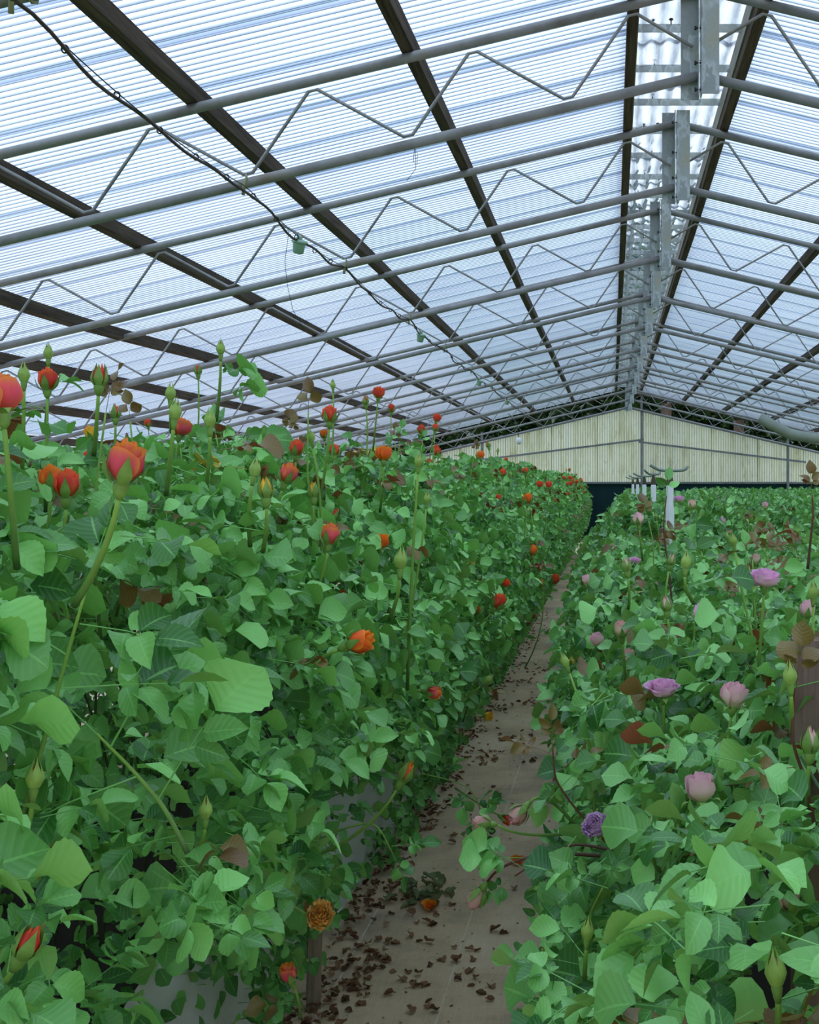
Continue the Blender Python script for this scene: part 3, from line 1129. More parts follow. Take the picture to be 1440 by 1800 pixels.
LEFT = [
    (2, 697, 84, 'cup', 'petal_pink_orange', 'large blurred pink and orange rose cut off by the left picture edge', (30, 1000), (-.1, 0, 1)),
    (220, 815, 72, 'opening', 'petal_pink_orange', 'large half-open pink and orange rose with upright sepals, biggest bloom in front', (130, 1065), (.22, -.1, 1)),
    (118, 852, 48, 'opening', 'petal_red', 'red rose bud with orange tips and green sepals, front one of a touching pair', (100, 1040), (.05, 0, 1)),
    (88, 843, 44, 'opening', 'petal_orange', 'orange and red rose bud half hidden behind its twin bud', (60, 1000), (-.05, .1, 1)),
    (83, 668, 36, 'opening', 'petal_red', 'bright red rose bud opening against the roof beside two green buds', (80, 900), (0, 0, 1)),
    (175, 655, 30, 'tight', 'petal_red', 'closed green rosebud with a thin red slit, on a tall stem', (165, 800), (.05, 0, 1)),
    (42, 648, 21, 'green', 'petal_red', 'slim closed green rosebud beside the bright red bud', (38, 850), (0, 0, 1)),
    (85, 612, 17, 'green', 'petal_red', 'highest small green rosebud above the bright red bud', (80, 760), (0, 0, 1)),
    (203, 720, 20, 'tight', 'petal_red', 'small dark red and green rosebud above the biggest bloom', (198, 860), (0, 0, 1)),
    (318, 752, 38, 'cup', 'petal_pink_orange', 'pink rose with an orange rim behind a tall green bud', (330, 900), (.2, 0, 1)),
    (300, 682, 19, 'green', 'petal_red', 'upper one of two green rosebuds stacked near a brown leaf', (302, 760), (0, 0, 1)),
    (309, 712, 23, 'green', 'petal_red', 'lower one of two green rosebuds stacked near a brown leaf', (292, 870), (.1, 0, 1)),
    (369, 728, 21, 'green', 'petal_red', 'plump green rosebud on a bright straight stem', (362, 860), (0, 0, 1)),
    (388, 605, 16, 'green', 'petal_red', 'tallest thin green rosebud standing out against the roof sheets', (380, 740), (0, 0, 1)),
    (160, 762, 24, 'opening', 'petal_yellow', 'yellow rose half hidden behind leaves above the biggest bloom', None, (-.4, -.2, 1)),
    (275, 828, 24, 'opening', 'petal_yellow', 'small yellow rose tucked in leaves beside the biggest bloom', None, (-.6, -.3, .8)),
    (155, 806, 22, 'opening', 'petal_red', 'small red rose half hidden by a dark brownish leaf', None, None),
    (348, 648, 14, 'tight', 'petal_red', 'tiny red bud top beside the tallest green bud', None, None),
    (260, 744, 13, 'opening', 'petal_red', 'tiny red rose low behind leaves near the roof purlin', None, None),
    (450, 815, 21, 'green', 'petal_red', 'round green rosebud left of the yellow half-open bud', (440, 960), None),
    (467, 853, 30, 'tight', 'petal_yellow', 'yellow rosebud with red tip held by green sepals', (462, 970), (-.05, 0, 1)),
    (506, 833, 34, 'opening', 'petal_pink_orange', 'pink-red rose under a brown leaf beside the yellow buds', (480, 930), (.35, 0, 1)),
    (521, 788, 27, 'opening', 'petal_red', 'pure red rosebud above the brown leaf and yellow buds', (515, 900), (.05, 0, 1)),
    (551, 858, 22, 'tight', 'petal_yellow', 'clear yellow rosebud alone on a straight green stem', (545, 960), (0, 0, 1)),
    (580, 729, 28, 'opening', 'petal_red', 'red rose with orange rim high on a long stem in mid row', (560, 890), (.05, 0, 1)),
    (588, 792, 20, 'opening', 'petal_red', 'small red rose directly below the high red one', None, None),
    (545, 760, 15, 'green', 'petal_yellow', 'yellow-green rosebud beside the high red rose', None, None),
    (570, 763, 15, 'opening', 'petal_orange', 'small orange rose between a yellow-green bud and the high red rose', None, None),
    (585, 672, 10, 'green', 'petal_red', 'thin green bud standing highest over the middle of the row', None, None),
    (666, 691, 25, 'cup', 'petal_red', 'open red rose with orange rim, highest bloom over the middle row', (655, 800), (.1, 0, 1)),
    (642, 702, 13, 'tight', 'petal_red', 'tight red rosebud left of the highest open red rose', None, None),
    (688, 718, 14, 'opening', 'petal_red', 'small red rose lower right of the highest open red rose', None, None),
    (674, 798, 33, 'cup', 'petal_orange', 'ragged orange-red open rose with drooping sepals in mid row', (668, 900), (0, 0, 1)),
    (640, 860, 17, 'opening', 'petal_pink_orange', 'small pink rose half sunk in leaves below the ragged orange one', None, None),
    (768, 735, 17, 'cup', 'petal_red', 'red rose farther along the row, topmost of three close together', None, None),
    (765, 752, 13, 'opening', 'petal_red', 'red bud just under the topmost of three close roses', None, None),
    (741, 755, 15, 'opening', 'petal_red', 'orange-red rose, leftmost of three close together', None, None),
    (737, 803, 16, 'green', 'petal_red', 'pair-side green rosebud below the three close red roses', None, None),
    (752, 870, 13, 'green', 'petal_red', 'green rosebud in the leaves of the mid row slope', None, None),
    (580, 940, 35, 'opening', 'petal_pink_orange', 'pink rose with orange rim on a leaning stem in mid row', (530, 1090), (.15, 0, 1)),
    (670, 952, 33, 'cup', 'petal_orange', 'open orange rose facing forward among mid row leaves', (650, 1050), (.3, -.3, .9)),
    (705, 973, 24, 'green', 'petal_red', 'fat green rosebud right of the open orange rose', (685, 1090), (.05, 0, 1)),
    (718, 1011, 22, 'opening', 'petal_red', 'red and orange rose just below the fat green bud', None, (-.2, -.2, .9)),
    (827, 988, 21, 'cup', 'petal_yellow', 'yellow-orange open rose alone on the sloping leaf wall', (800, 1060), None),
    (604, 1045, 14, 'opening', 'petal_red', 'small red rose peeking out above a broad green leaf', None, None),
    (590, 901, 18, 'tight', 'petal_red', 'rosebud with red tip and spread sepals above the pink one', None, (.5, 0, .8)),
    (928, 877, 18, 'opening', 'petal_orange', 'orange rose high at the far end slope of the row', None, None),
    (965, 852, 14, 'cup', 'petal_red', 'red rose near the row crest by the pale end wall', None, None),
    (884, 831, 13, 'opening', 'petal_red', 'red rosebud below the crest near the pale end wall', None, None),
    (845, 800, 16, 'cup', 'petal_orange', 'orange-red open rose on the crest before the end wall', None, None),
    (937, 968, 18, 'opening', 'petal_orange', 'red and orange half-open rose leaning over the path side', (912, 1010), (.1, 0, 1)),
    (877, 1058, 27, 'opening', 'petal_red', 'glowing red rose on a slanting stem over the path side', (815, 1110), (.55, 0, .8)),
    (838, 1073, 15, 'opening', 'petal_orange', 'small orange rose left of the glowing red one', None, None),
    (975, 1018, 17, 'opening', 'petal_red', 'red rosebud pointing over the path near its far bend', (950, 1060), (.5, 0, .8)),
    (952, 1023, 12, 'tight', 'petal_red', 'tiny red bud left of the bud pointing over the path', None, None),
    (889, 1026, 15, 'opening', 'petal_red', 'dull red rose just above the glowing red one', None, (.5, -.3, .3)),
    (632, 1128, 46, 'opening', 'petal_orange', 'vivid orange-red rose lying sideways on a bright slanting stem', (505, 1205), (.9, -.1, .35)),
    (762, 1218, 26, 'opening', 'petal_pink_orange', 'pale pink rose hanging from an arching stem', (650, 1195), (.9, -.2, -.1)),
    (864, 1190, 13, 'green', 'petal_red', 'small yellowish bud on a slanting stem near the path', (800, 1235), (.7, 0, .6)),
    (858, 1259, 19, 'cup', 'petal_yellow', 'yellow rose low at the leaf wall edge beside the path', (800, 1230), (.9, -.2, .1)),
    (718, 1352, 30, 'tight', 'petal_orange', 'orange rosebud at the tip of a long stem leaning over the path', (500, 1520), (.45, 0, .8)),
    (563, 1607, 56, 'blown', 'petal_faded', 'faded yellow-orange full-blown rose above the short wooden stake', (470, 1560), (.2, -.8, .6)),
    (507, 1712, 34, 'opening', 'petal_pink_orange', 'pink and orange rose drooping near the ground left of the stake', (528, 1790), (-.3, -.2, .9)),
    (55, 1648, 50, 'tight', 'petal_red', 'big green rosebud showing red petals in the bottom left corner', (-10, 1730), (.45, 0, .8)),
    (63, 1350, 32, 'green', 'petal_red', 'closed yellow-green rosebud by the left picture edge', (30, 1500), (.1, 0, 1)),
    (362, 1412, 24, 'green', 'petal_red', 'small green rosebud with long sepals over a fork of leaves', (335, 1500), (.05, 0, 1)),
]
RIGHT = [
    (1345, 1014, 64, 'open', 'petal_lavender', 'wide open lavender rose standing highest over the lower row', (1332, 1200), (.05, -.15, 1)),
    (1233, 1078, 37, 'cup', 'petal_lavender', 'half-open lavender rose among leaves below the highest one', (1240, 1180), (.3, -.2, .8)),
    (1165, 1208, 64, 'open', 'petal_lavender', 'wide lavender-pink rose with curled rim nearest the path', (1165, 1330), (-.05, -.2, 1)),
    (1291, 1224, 54, 'cup', 'petal_blush', 'large blush pink cup-shaped rose in front of a smaller bud', (1272, 1400), (.15, -.05, 1)),
    (1263, 1212, 32, 'opening', 'petal_cream', 'smaller pink and cream bud touching the large blush rose', (1272, 1330), (-.15, 0, 1)),
    (1231, 1387, 62, 'cup', 'petal_blush', 'large pink and cream rose on a bright stem among the front leaves', (1268, 1500), (-.12, 0, 1)),
    (1045, 1450, 52, 'blown', 'petal_purple', 'wilted purple full-blown rose hanging over the path', (1130, 1420), (-.35, -.75, .55)),
    (1092, 1107, 29, 'opening', 'petal_cream', 'cream rosebud with pink tip, upper of two along the row edge', (1100, 1200), None),
    (1105, 1154, 25, 'opening', 'petal_cream', 'cream rosebud, lower of two along the row edge', (1118, 1240), (-.15, 0, 1)),
    (1050, 1125, 28, 'cup', 'petal_blush', 'pale cream and pink rose leaning out over the path edge', None, (-.4, -.2, .8)),
    (1171, 1058, 22, 'tight', 'petal_cream', 'pale green and cream rosebud on a long curved stem', (1195, 1180), (-.1, 0, 1)),
    (1100, 990, 20, 'tight', 'petal_cream', 'cream rosebud beside a pink bloom before the white pole', (1105, 1070), None),
    (1118, 985, 26, 'open', 'petal_lavender', 'flat mauve rose just behind a cream bud', None, (.2, -.1, 1)),
    (1033, 1020, 22, 'cup', 'petal_blush', 'small pink rose at the far corner of the row beside the path', None, None),
    (1181, 981, 17, 'tight', 'petal_cream', 'small cream and green bud near the white pole foot', None, None),
    (1207, 978, 19, 'green', 'petal_cream', 'green rosebud on an upright stem right of the white pole', (1220, 1060), None),
    (1160, 1030, 18, 'opening', 'petal_blush', 'pink and cream bud below the white pole', None, None),
    (1420, 1072, 30, 'opening', 'petal_blush', 'pale pink rosebud by the right picture edge', None, (.1, -.1, 1)),
    (1425, 1296, 36, 'tight', 'petal_cream', 'large greenish cream bud before the brown post', (1420, 1420), (.05, 0, 1)),
    (1388, 1175, 26, 'green', 'petal_cream', 'green rosebud with long twisted sepals beside the brown post', (1392, 1290), None),
    (1430, 1030, 20, 'green', 'petal_cream', 'green rosebud above the brown post at the picture edge', None, None),
    (1122, 913, 21, 'opening', 'petal_blush', 'pink bud standing left of the white pole', (1130, 985), (-.1, 0, 1)),
    (1194, 876, 22, 'open', 'petal_lavender', 'mauve rose right of the white pole top', None, (0, -.2, 1)),
    (1216, 888, 17, 'opening', 'petal_cream', 'cream and pink bud right of the mauve rose', (1210, 950), None),
    (1272, 903, 13, 'cup', 'petal_blush', 'small pink rose on the row crest under the dark netting', None, None),
    (1345, 888, 13, 'cup', 'petal_blush', 'pale pink rose on the crest toward the right edge', None, None),
    (1288, 943, 15, 'green', 'petal_cream', 'green bud on a thin stem in the middle of the lower rows', None, None),
    (1175, 1249, 26, 'opening', 'petal_cream', 'cream bud directly below the wide lavender-pink rose', (1185, 1330), None),
    (1150, 1438, 22, 'green', 'petal_cream', 'round ribbed green bud below the large pink and cream rose', (1160, 1530), None),
    (1118, 1531, 24, 'tight', 'petal_dull_pink', 'brownish pink bud resting on dark leaves low in the row', None, (-.2, -.3, 1)),
    (1386, 1576, 50, 'opening', 'petal_cream', 'blurred cream and pink bud half behind the front leaf', (1400, 1700), (-.3, -.1, 1)),
    (1362, 1688, 40, 'green', 'petal_cream', 'green bud on a thick stem at the bottom right', (1364, 1830), None),
    (1330, 1136, 17, 'cup', 'petal_lavender', 'small pink rose hidden behind the stem of the highest lavender one', None, None),
    (1034, 1625, 24, 'green', 'petal_cream', 'pale green bud with spread sepals low beside the path', (1028, 1720), None),
    (990, 1155, 16, 'green', 'petal_cream', 'yellow-green bud at the far row corner over the path', None, (-.4, 0, 1)),
]
# sight lines kept free of loose leaves, so that every listed bloom shows as it does in the photograph
CLEAR = []
for it in LEFT + RIGHT:
    if it[2] >= 13:
        CLEAR.append((it[0], it[1], it[2], near_y(it[0], it[2], it[3], it[0] < 980)))
for px, py, size, yy in ((330, 1750, 130, 3.3), (290, 1720, 60, 3.0), (400, 1770, 60, 3.5), (645, 1420, 110, 5.6), (690, 1370, 60, 6.4), (600, 1470, 50, 5.2), (550, 1710, 40, 4.3), (552, 1750, 40, 4.3), (1425, 1150, 40, 2.1), (1425, 1210, 40, 2.1), (1425, 1350, 40, 2.1),
                         (838, 1578, 40, 2.5), (848, 1447, 30, 2.6), (905, 1435, 40, 2.6)):
    CLEAR.append((px, py, size, yy))


def hides(wp, scl=1.0):
    if wp.y < .4:
        return True
    px, py = VX + F * wp.x / wp.y, VY - F * (wp.z - H) / wp.y
    rl = .052 * F / wp.y
    for cx, cy, size, yy in CLEAR:
        if wp.y < yy + .03:
            q = size * .5 + rl
            if (px - cx) ** 2 + (py - cy) ** 2 < q * q:
                return True
    return False


# the bushes, section by section along the beds
y = 1.35
while y < 31.7:
    bush('L1' if 2.3 < y < 3.6 or 4.7 < y < 5.7 else 'LB', y, BEDS['L1']['xc'] , LAB['L1'], y < NEAR_END)
    bush('R1' if y < NEAR_END else 'RF', y, BEDS['R1']['xc'] - (0 if y < 4.5 else .12 if y < 9 else .22 if y < 15 else -.05), LAB['R1'], y < NEAR_END)
    if y > 9.5:
        bush('R1', y, 2.45, LAB['R2'], False)
    if y < 10:
        bush('LB', y + .2, -2.8, LAB['L2'], False)
    if y > 19:
        bush('R1', y, 4.28, LAB['R2'], False)
    y += LEN


for it in LEFT:
    px, py, size, kind, mat, label, base, axis = it
    rp(px, py, size, kind, mat, label, base, axis)

for it in RIGHT:
    px, py, size, kind, mat, label, base, axis = it
    rp(px, py, size, kind, mat, label, base, axis, young=.2, yy=2.3 if kind == 'blown' else None)

# buds on the shoots that hang over the path
G = 'drooping buds over the path'
rp(838, 1578, 36, 'opening', 'petal_dull_pink', 'dull pink withered bud hanging head down over the path', (1100, 1510), (-.6, -.1, -.9), (900, 1480), 2.5, G, leaves=4, leafmat='leaf_blue_green', stem='stem_red', young=0)
rp(848, 1447, 30, 'opening', 'petal_dull_pink', 'dull pink bud lying sideways on a thin bent stem over the path', (1010, 1465), (-1, 0, .1), (905, 1475), 2.6, G, leaves=2, leafmat='leaf_blue_green', young=0)
rp(912, 1432, 34, 'opening', 'petal_dull_pink', 'faded pink rose hanging beside a long green sepal over the path', (1015, 1455), (-.5, -.4, -.5), None, 2.6, G, leaves=1, leafmat='leaf_blue_green', young=0)
rp(890, 1441, 20, 'opening', 'petal_red', 'small red rose on a stem reaching across from the tall row', (800, 1385), (.8, -.2, -.4), None, 4.6, G, leaves=3)


def shoot(pts, yy, label, leafmat, n, scl=.8, stem='stem_red', tipyoung=True, seed=1):
    rnd = random.Random(seed)
    w3 = [P(a, b, yy + (c[0] if c else 0)) for a, b, *c in pts]
    dense = []
    for a, b in zip(w3, w3[1:]):
        dense += [a.lerp(b, k / 5) for k in range(5)]
    dense.append(w3[-1])
    for _ in range(3):
        dense = [dense[0]] + [(dense[i - 1] + dense[i] * 2 + dense[i + 1]) / 4 for i in range(1, len(dense) - 1)] + [dense[-1]]
    root = empty('rose_shoot', dense[0])
    tag(root, label, 'rose shoot', 'leafy shoots without flowers')
    k = len(dense)
    obj('stem', tubemb([p - dense[0] for p in dense], [.0034 - .0018 * i / k for i in range(k)], 7).mesh('stem', stem, True, 'along'), root)
    for q in range(n):
        i = int((q + .6) / n * (k - 1))
        T = (dense[min(k - 1, i + 1)] - dense[max(0, i - 1)]).normalized()
        sd = Vector((T.z, 0, -T.x)) * (1 if q % 2 else -1)
        d = sd + Vector((0, rnd.uniform(-.8, .3), 0)) + T * .4
        d.z += rnd.uniform(-.2, .1)
        if hides(dense[i] + d.normalized() * .06):
            continue
        mt = 'leaf_young' if tipyoung and q >= n - 2 else leafmat
        put_leaf(root, dense[i] + d.normalized() * .015, d, Vector((rnd.gauss(0, .3), -.55, .8)), mt, scl * rnd.uniform(.8, 1.1), rnd)
    d = (dense[-1] - dense[-3])
    put_leaf(root, dense[-1], d, Vector((0, -.6, .7)), 'leaf_young' if tipyoung else leafmat, scl * .8, rnd)
    return root


shoot([(1150, 1590), (1075, 1490), (1010, 1420), (975, 1370), (972, 1315)], 2.55, 'leafy shoot with brown young tip arching out over the path', 'leaf_blue_green', 9, .75, seed=3)
shoot([(1100, 1500), (1010, 1480), (950, 1510), (905, 1540)], 2.5, 'dark drooping shoot hanging low across the path', 'leaf_blue_green', 6, .8, tipyoung=False, seed=8)
shoot([(1080, 1790), (1035, 1700), (1030, 1620), (1060, 1560)], 2.3, 'low shoot beside the path at the foot of the lower row', 'leaf_blue_green', 7, .8, 'stem_green', False, 5)
shoot([(990, 1800), (1000, 1740), (960, 1690), (950, 1640)], 2.6, 'small shoot with round leaves over the path edge', 'leaf_blue_green', 6, .7, 'stem_green', False, 12)
shoot([(470, 1560), (560, 1470), (660, 1440), (690, 1500)], 3.1, 'green shoot reaching from the tall row toward the path', 'leaf_green', 7, .9, 'stem_green', False, 7)
shoot([(430, 1480), (560, 1410), (700, 1350), (830, 1380), (850, 1440)], 4.6, 'long shoot of the tall row drooping over the path middle', 'leaf_green', 10, .9, 'stem_green', False, 9)
shoot([(20, 1500), (70, 1330), (110, 1180), (150, 1040)], 1.42, 'big-leaved front shoot by the left picture edge', 'leaf_green', 6, 1.05, 'stem_green', False, 21)
shoot([(330, 1500), (290, 1420), (230, 1350), (170, 1290)], 1.5, 'front shoot with broad pale leaves below the big bloom', 'leaf_green', 4, 1.15, 'stem_green', False, 22)
shoot([(1440, 1500), (1420, 1380), (1390, 1300), (1400, 1210)], 1.75, 'reddish young shoot beside the brown post', 'leaf_young', 5, .8, 'stem_red', True, 23)
shoot([(1420, 1000), (1425, 950), (1430, 905), (1428, 870)], 2.6, 'thin reddish shoot rising over the crest at the right edge', 'leaf_young', 7, .6, 'stem_red', True, 25)

shoot([(1185, 1100), (1176, 1000), (1165, 930), (1172, 872)], 3.9, 'dark leafy shoot standing before the nearest white post', 'leaf_blue_green', 8, .95, 'stem_red', False, 41)
shoot([(1140, 1090), (1150, 1010), (1148, 950), (1140, 915)], 4.3, 'leafy shoot with a brown tip left of the nearest white post', 'leaf_blue_green', 7, .85, 'stem_green', True, 42)
ur = random.Random(52)
for k in range(34):
    left = k % 2 == 0
    yy = ur.uniform(2.2, 7.5)
    x_ = ur.uniform(-1.3, -.72) if left else ur.uniform(.15, 1.0)
    z_ = ur.uniform(1.9, 2.05) if left else ur.uniform(1.48, 1.66)
    px, py = VX + F * x_ / yy, VY - F * (z_ - H) / yy
    if px < 20 or px > 1430:
        continue
    u = F / yy
    shoot([(px + ur.uniform(-.1, .1) * u, py + .42 * u), (px + ur.uniform(-.04, .04) * u, py + .2 * u), (px, py)], yy,
          'upright leafy shoot rising out of the %s' % ('tall row' if left else 'lower row'), 'leaf_green' if left else 'leaf_blue_green', ur.randint(4, 6), ur.uniform(.6, .85), 'stem_green', ur.random() < .45, 200 + k)

# roses too far to tell apart
fr = random.Random(77)
for k in range(95):
    y_ = fr.uniform(7.5, 29)
    x_ = fr.choice((fr.uniform(-.75, -.55), fr.uniform(-1.5, -.7)))
    z_ = fr.uniform(1.5, 1.95) if x_ > -.75 else 1.93 + abs(fr.gauss(.08, .07))
    kd, mt = fr.choice((('opening', 'petal_red'), ('opening', 'petal_red'), ('cup', 'petal_red'), ('tight', 'petal_red'), ('opening', 'petal_orange'), ('green', 'petal_red')))
    nm = {'green': 'tiny green rosebud far along the tall row', 'tight': 'tiny closed red rosebud far along the tall row'}.get(kd, 'small open red or orange rose far along the tall row')
    rose(Vector((x_, y_, z_)), kd, mt, KIND[kd][0] * 1.15, nm, 'far roses in the tall row', leaves=1, detail=False, rnd=fr)
for k in range(80):
    y_ = fr.uniform(4.5, 26)
    x_ = fr.uniform(.12, 1.2) if y_ < 12 else fr.choice((fr.uniform(.1, 1.2), fr.uniform(1.9, 3.0), fr.uniform(3.8, 4.8) if y_ > 20 else fr.uniform(.1, 1.2)))
    z_ = 1.5 + abs(fr.gauss(.06, .06))
    kd, mt = fr.choice((('opening', 'petal_blush'), ('cup', 'petal_lavender'), ('tight', 'petal_cream'), ('green', 'petal_cream'), ('opening', 'petal_cream'), ('green', 'petal_cream')))
    nm = {'green': 'tiny green rosebud far out in the lower rows', 'tight': 'tiny cream rosebud far out in the lower rows'}.get(kd, 'small pale pink or mauve rose far out in the lower rows')
    rose(Vector((x_, y_, z_)), kd, mt, KIND[kd][0] * 1.1, nm, 'far roses in the lower rows', leaves=1, detail=False, rnd=fr, leafmat='leaf_blue_green')


# ------------------------------------------------------------------ beds, posts, wiring
def liner(x, side, x1, hgt, label):
    root = empty('bed_liner', (x, 0, 0))
    tag(root, label, 'bed liner')
    v, f = [], []
    ny, nz_ = 240, 6
    for i in range(ny + 1):
        yy = 1.2 + 30.6 * i / ny
        for j in range(nz_ + 1):
            z = hgt * j / nz_
            v.append((.05 * mnoise.noise((yy * 3.1, z * 1.4, x)) + .02 * mnoise.noise((yy * 11, z * 2, x)), yy, z))
    for i in range(ny):
        for j in range(nz_):
            a = i * (nz_ + 1) + j
            f.append((a, a + 1, a + nz_ + 2, a + nz_ + 1))
    obj('liner_sheet', MB().add(v, f).mesh('liner_sheet', 'white_liner'), root)
    obj('soil', boxmb(min(-side * .03, x1 - x), max(-side * .03, x1 - x), 1.2, 31.8, 0, hgt - .05).mesh('soil', 'bed_soil', False), root)


liner(-1.17, 1, -2.2, .60, 'white plastic sheet along the foot of the tall rose row')
liner(.30, -1, 1.15, .50, 'white plastic sheet along the foot of the lower rose row')

# short wooden stake and taller posts
o = obj('wooden_stake', boxmb(-.024, .024, -.02, .02, 0, .46).mesh('wooden_stake', 'stake_wood', False), None, (-1.055, 4.32, 0), (0, .02, .3))
tag(o, 'short grey-brown wooden stake standing at the path edge', 'stake')


def arm_mesh():
    pts = [(-.115, 0, .03), (-.095, 0, .018), (-.06, 0, 0), (-.02, 0, -.006), (.05, 0, -.006), (.09, 0, -.003), (.108, 0, .004), (.118, 0, .022)]
    return tubemb(pts, .0095, 10).mesh('arm', 'arm_pipe')


armm = arm_mesh()
pipe_prof = [(.026, 0), (.026, .9), (.027, 1.2), (.027, 1.70), (.023, 1.71), (.023, 1.83), (.018, 1.84)]
pipem = MB().add(*lathe(pipe_prof, 16)).mesh('white_sleeve', 'white_pipe')
wrapm = MB().add(*lathe([(.016, 1.82), (.022, 1.86), (.02, 1.88), (.010, 1.92), (.011, 1.94)], 10)).mesh('arm_clamp', 'tie_wrap')
woodm = boxmb(-.028, .028, -.025, .025, 0, 1.57).mesh('post', 'post_wood', False)
for i, (yy, xo) in enumerate(((2.15, .075), (7.6, 0), (10.6, 0), (13.6, 0), (17.2, 0), (21, 0))):
    lab = ('brown wooden post with a bent grey pipe arm at the right picture edge' if i == 0 else
           'white sleeved wooden post with a bent pipe arm, %s along the lower rose row' % ('nearest' if i == 1 else ordn[i - 1]))
    t_ = tag(empty('support_post', (.35, yy, 0)), lab, 'post', 'posts with bent pipe arms')
    obj('post', woodm, t_, (-.025 + (.028 if i == 0 else 0), .05, 0))
    obj('white_sleeve', pipem, t_, (xo + .01, 0, 0))
    obj('arm_clamp', wrapm, t_, (xo + .01, 0, 0))
    obj('arm', armm, t_, (.0 + .022 * (i == 0), -.02, 1.935), (0, 0, .0 if i != 2 else .9))

# cable under the left slope
CX = -1.79


def cz(y_):
    d = XR - CX
    base = zb(d) - .03
    k = 0
    for a, b in zip([1.2] + TY, TY):
        if a <= y_ <= b:
            u = (y_ - a) / (b - a)
            return base - .045 * 4 * u * (1 - u)
    return base


pts, wp = [], []
y_ = 1.6
i = 0
while y_ < 31.5:
    pts.append((CX + .010 * math.sin(y_ * 5.3), y_, cz(y_) + .012 * math.sin(y_ * 7.1)))
    wp.append((CX + .004, y_, cz(y_) + .012))
    y_ += .12
cab = tag(empty('overhead_cable', (0, 0, 0)), 'brown electric cable tied to a thin wire under the roof trusses', 'cable')
obj('cable', tubemb(pts, .007, 6).mesh('cable', 'cable_sheath'), cab)
obj('support_wire', tubemb(wp, .0025, 5).mesh('support_wire', 'thin_wire'), cab)
tie = tubemb([(.011 * math.cos(a), 0, .013 * math.sin(a)) for a in [k * .5 for k in range(14)]], .003, 5).mesh('cable_tie', 'dark_bolt')
y_ = 1.9
while y_ < 14:
    obj('cable_tie', tie, cab, (CX, y_, cz(y_) + .005))
    y_ += .42
hook = tubemb([(0, 0, .06), (.012, -.03, .04), (.0, -.035, 0), (-.004, -.03, -.05)], [.006, .006, .008, .009], 7).mesh('hook', 'hook_plastic')
for ty in TY[:7]:
    obj('hook', hook, cab, (CX, ty, zb(XR - CX) - .015))
cupm = MB().add(*lathe([(.022, -.058), (.030, -.052), (.036, .0), (.036, .004), (.046, .006), (.046, .016), (.02, .024)], 16)).mesh('socket_cup', 'green_plastic')
bulbm = MB().add(*lathe([(.010, -.13), (.024, -.12), (.031, -.10), (.026, -.075), (.014, -.055)], 14)).mesh('bulb', 'bulb_glass')
for i, yy in enumerate((7.0, 11.45, 16.5, 20.9)):
    t_ = tag(empty('lamp_socket', (CX, yy, cz(yy))), 'pale green lamp socket hanging on the overhead cable, %s' % ('nearest' if i == 0 else ordn[i] + ' from the camera'), 'lamp socket', 'lamp sockets on the cable')
    obj('socket_cup', cupm, t_, (0, 0, -.02), (.25, .2, 0))
    obj('cap', MB().add(*lathe([(.012, 0), (.02, .01), (.008, .03)], 10)).mesh('cap', 'green_plastic'), t_, (0, 0, .0))
    if i == 0:
        obj('loose_wire', tubemb([P(508, 405, 7.0) - t_.location, P(501, 460, 7) - t_.location, P(505, 500, 7) - t_.location, P(515, 545, 7) - t_.location, P(535, 580, 7) - t_.location], .0015, 5).mesh('loose_wire', 'thin_wire'), t_)
o = obj('light_bulb', bulbm, None, P(912, 766, 20.9) + Vector((0, 0, .06)), None, 1.6)
tag(o, 'small white bulb hanging near the end wall', 'light bulb')
obj('cord', tubemb([(0, 0, -.06), (-.02, 0, .1), (-.11, 0, .2)], .004, 5).mesh('cord', 'thin_wire'), o)
o = obj('wire_loop', tubemb([P(729, 256, 6.0), P(727, 285, 6), P(733, 290, 6), P(734, 270, 6), P(730, 262, 6), P(731, 297, 6), P(715, 318, 6)], .0014, 5).mesh('wire_loop', 'thin_wire'))
tag(o, 'thin loose wire loop hanging from the second truss', 'wire')
o = obj('pipe_strap', tubemb([(.012 * math.sin(k) * .3, .031 * math.cos(k * .785), .031 * math.sin(k * .785)) for k in range(9)], .006, 6).mesh('pipe_strap', 'hook_plastic'), None, (P(57, 0, 3.68).x, 3.68, zb(XR - P(57, 0, 3.68).x)))
tag(o, 'pale green strap tied round the nearest truss pipe', 'strap')


# ------------------------------------------------------------------ litter on the path
def dead(seed):
    rnd = random.Random(seed)
    lf = leaflet(.05, .034, 6, 4, 0, 1.2, -.2, rnd.random() * 6, 6)
    v = []
    for p in lf.v:
        a = p[1] * rnd.uniform(14, 26)
        v.append((p[0] + .006 * math.sin(p[1] * 120 + seed), p[1], abs(p[0]) * .9 + .012 * math.sin(a) ** 2 + .004 * math.sin(p[0] * 400 + seed)))
    lf.v = v
    return lf


DEAD = [dead(k) for k in range(5)]
DM = [d.mesh('dead_leaf', 'leaf_dead') for d in DEAD]
gr = random.Random(31)


def gpt(px, py):
    y_ = F * H / (py - VY)
    return (px - VX) * y_ / F, y_


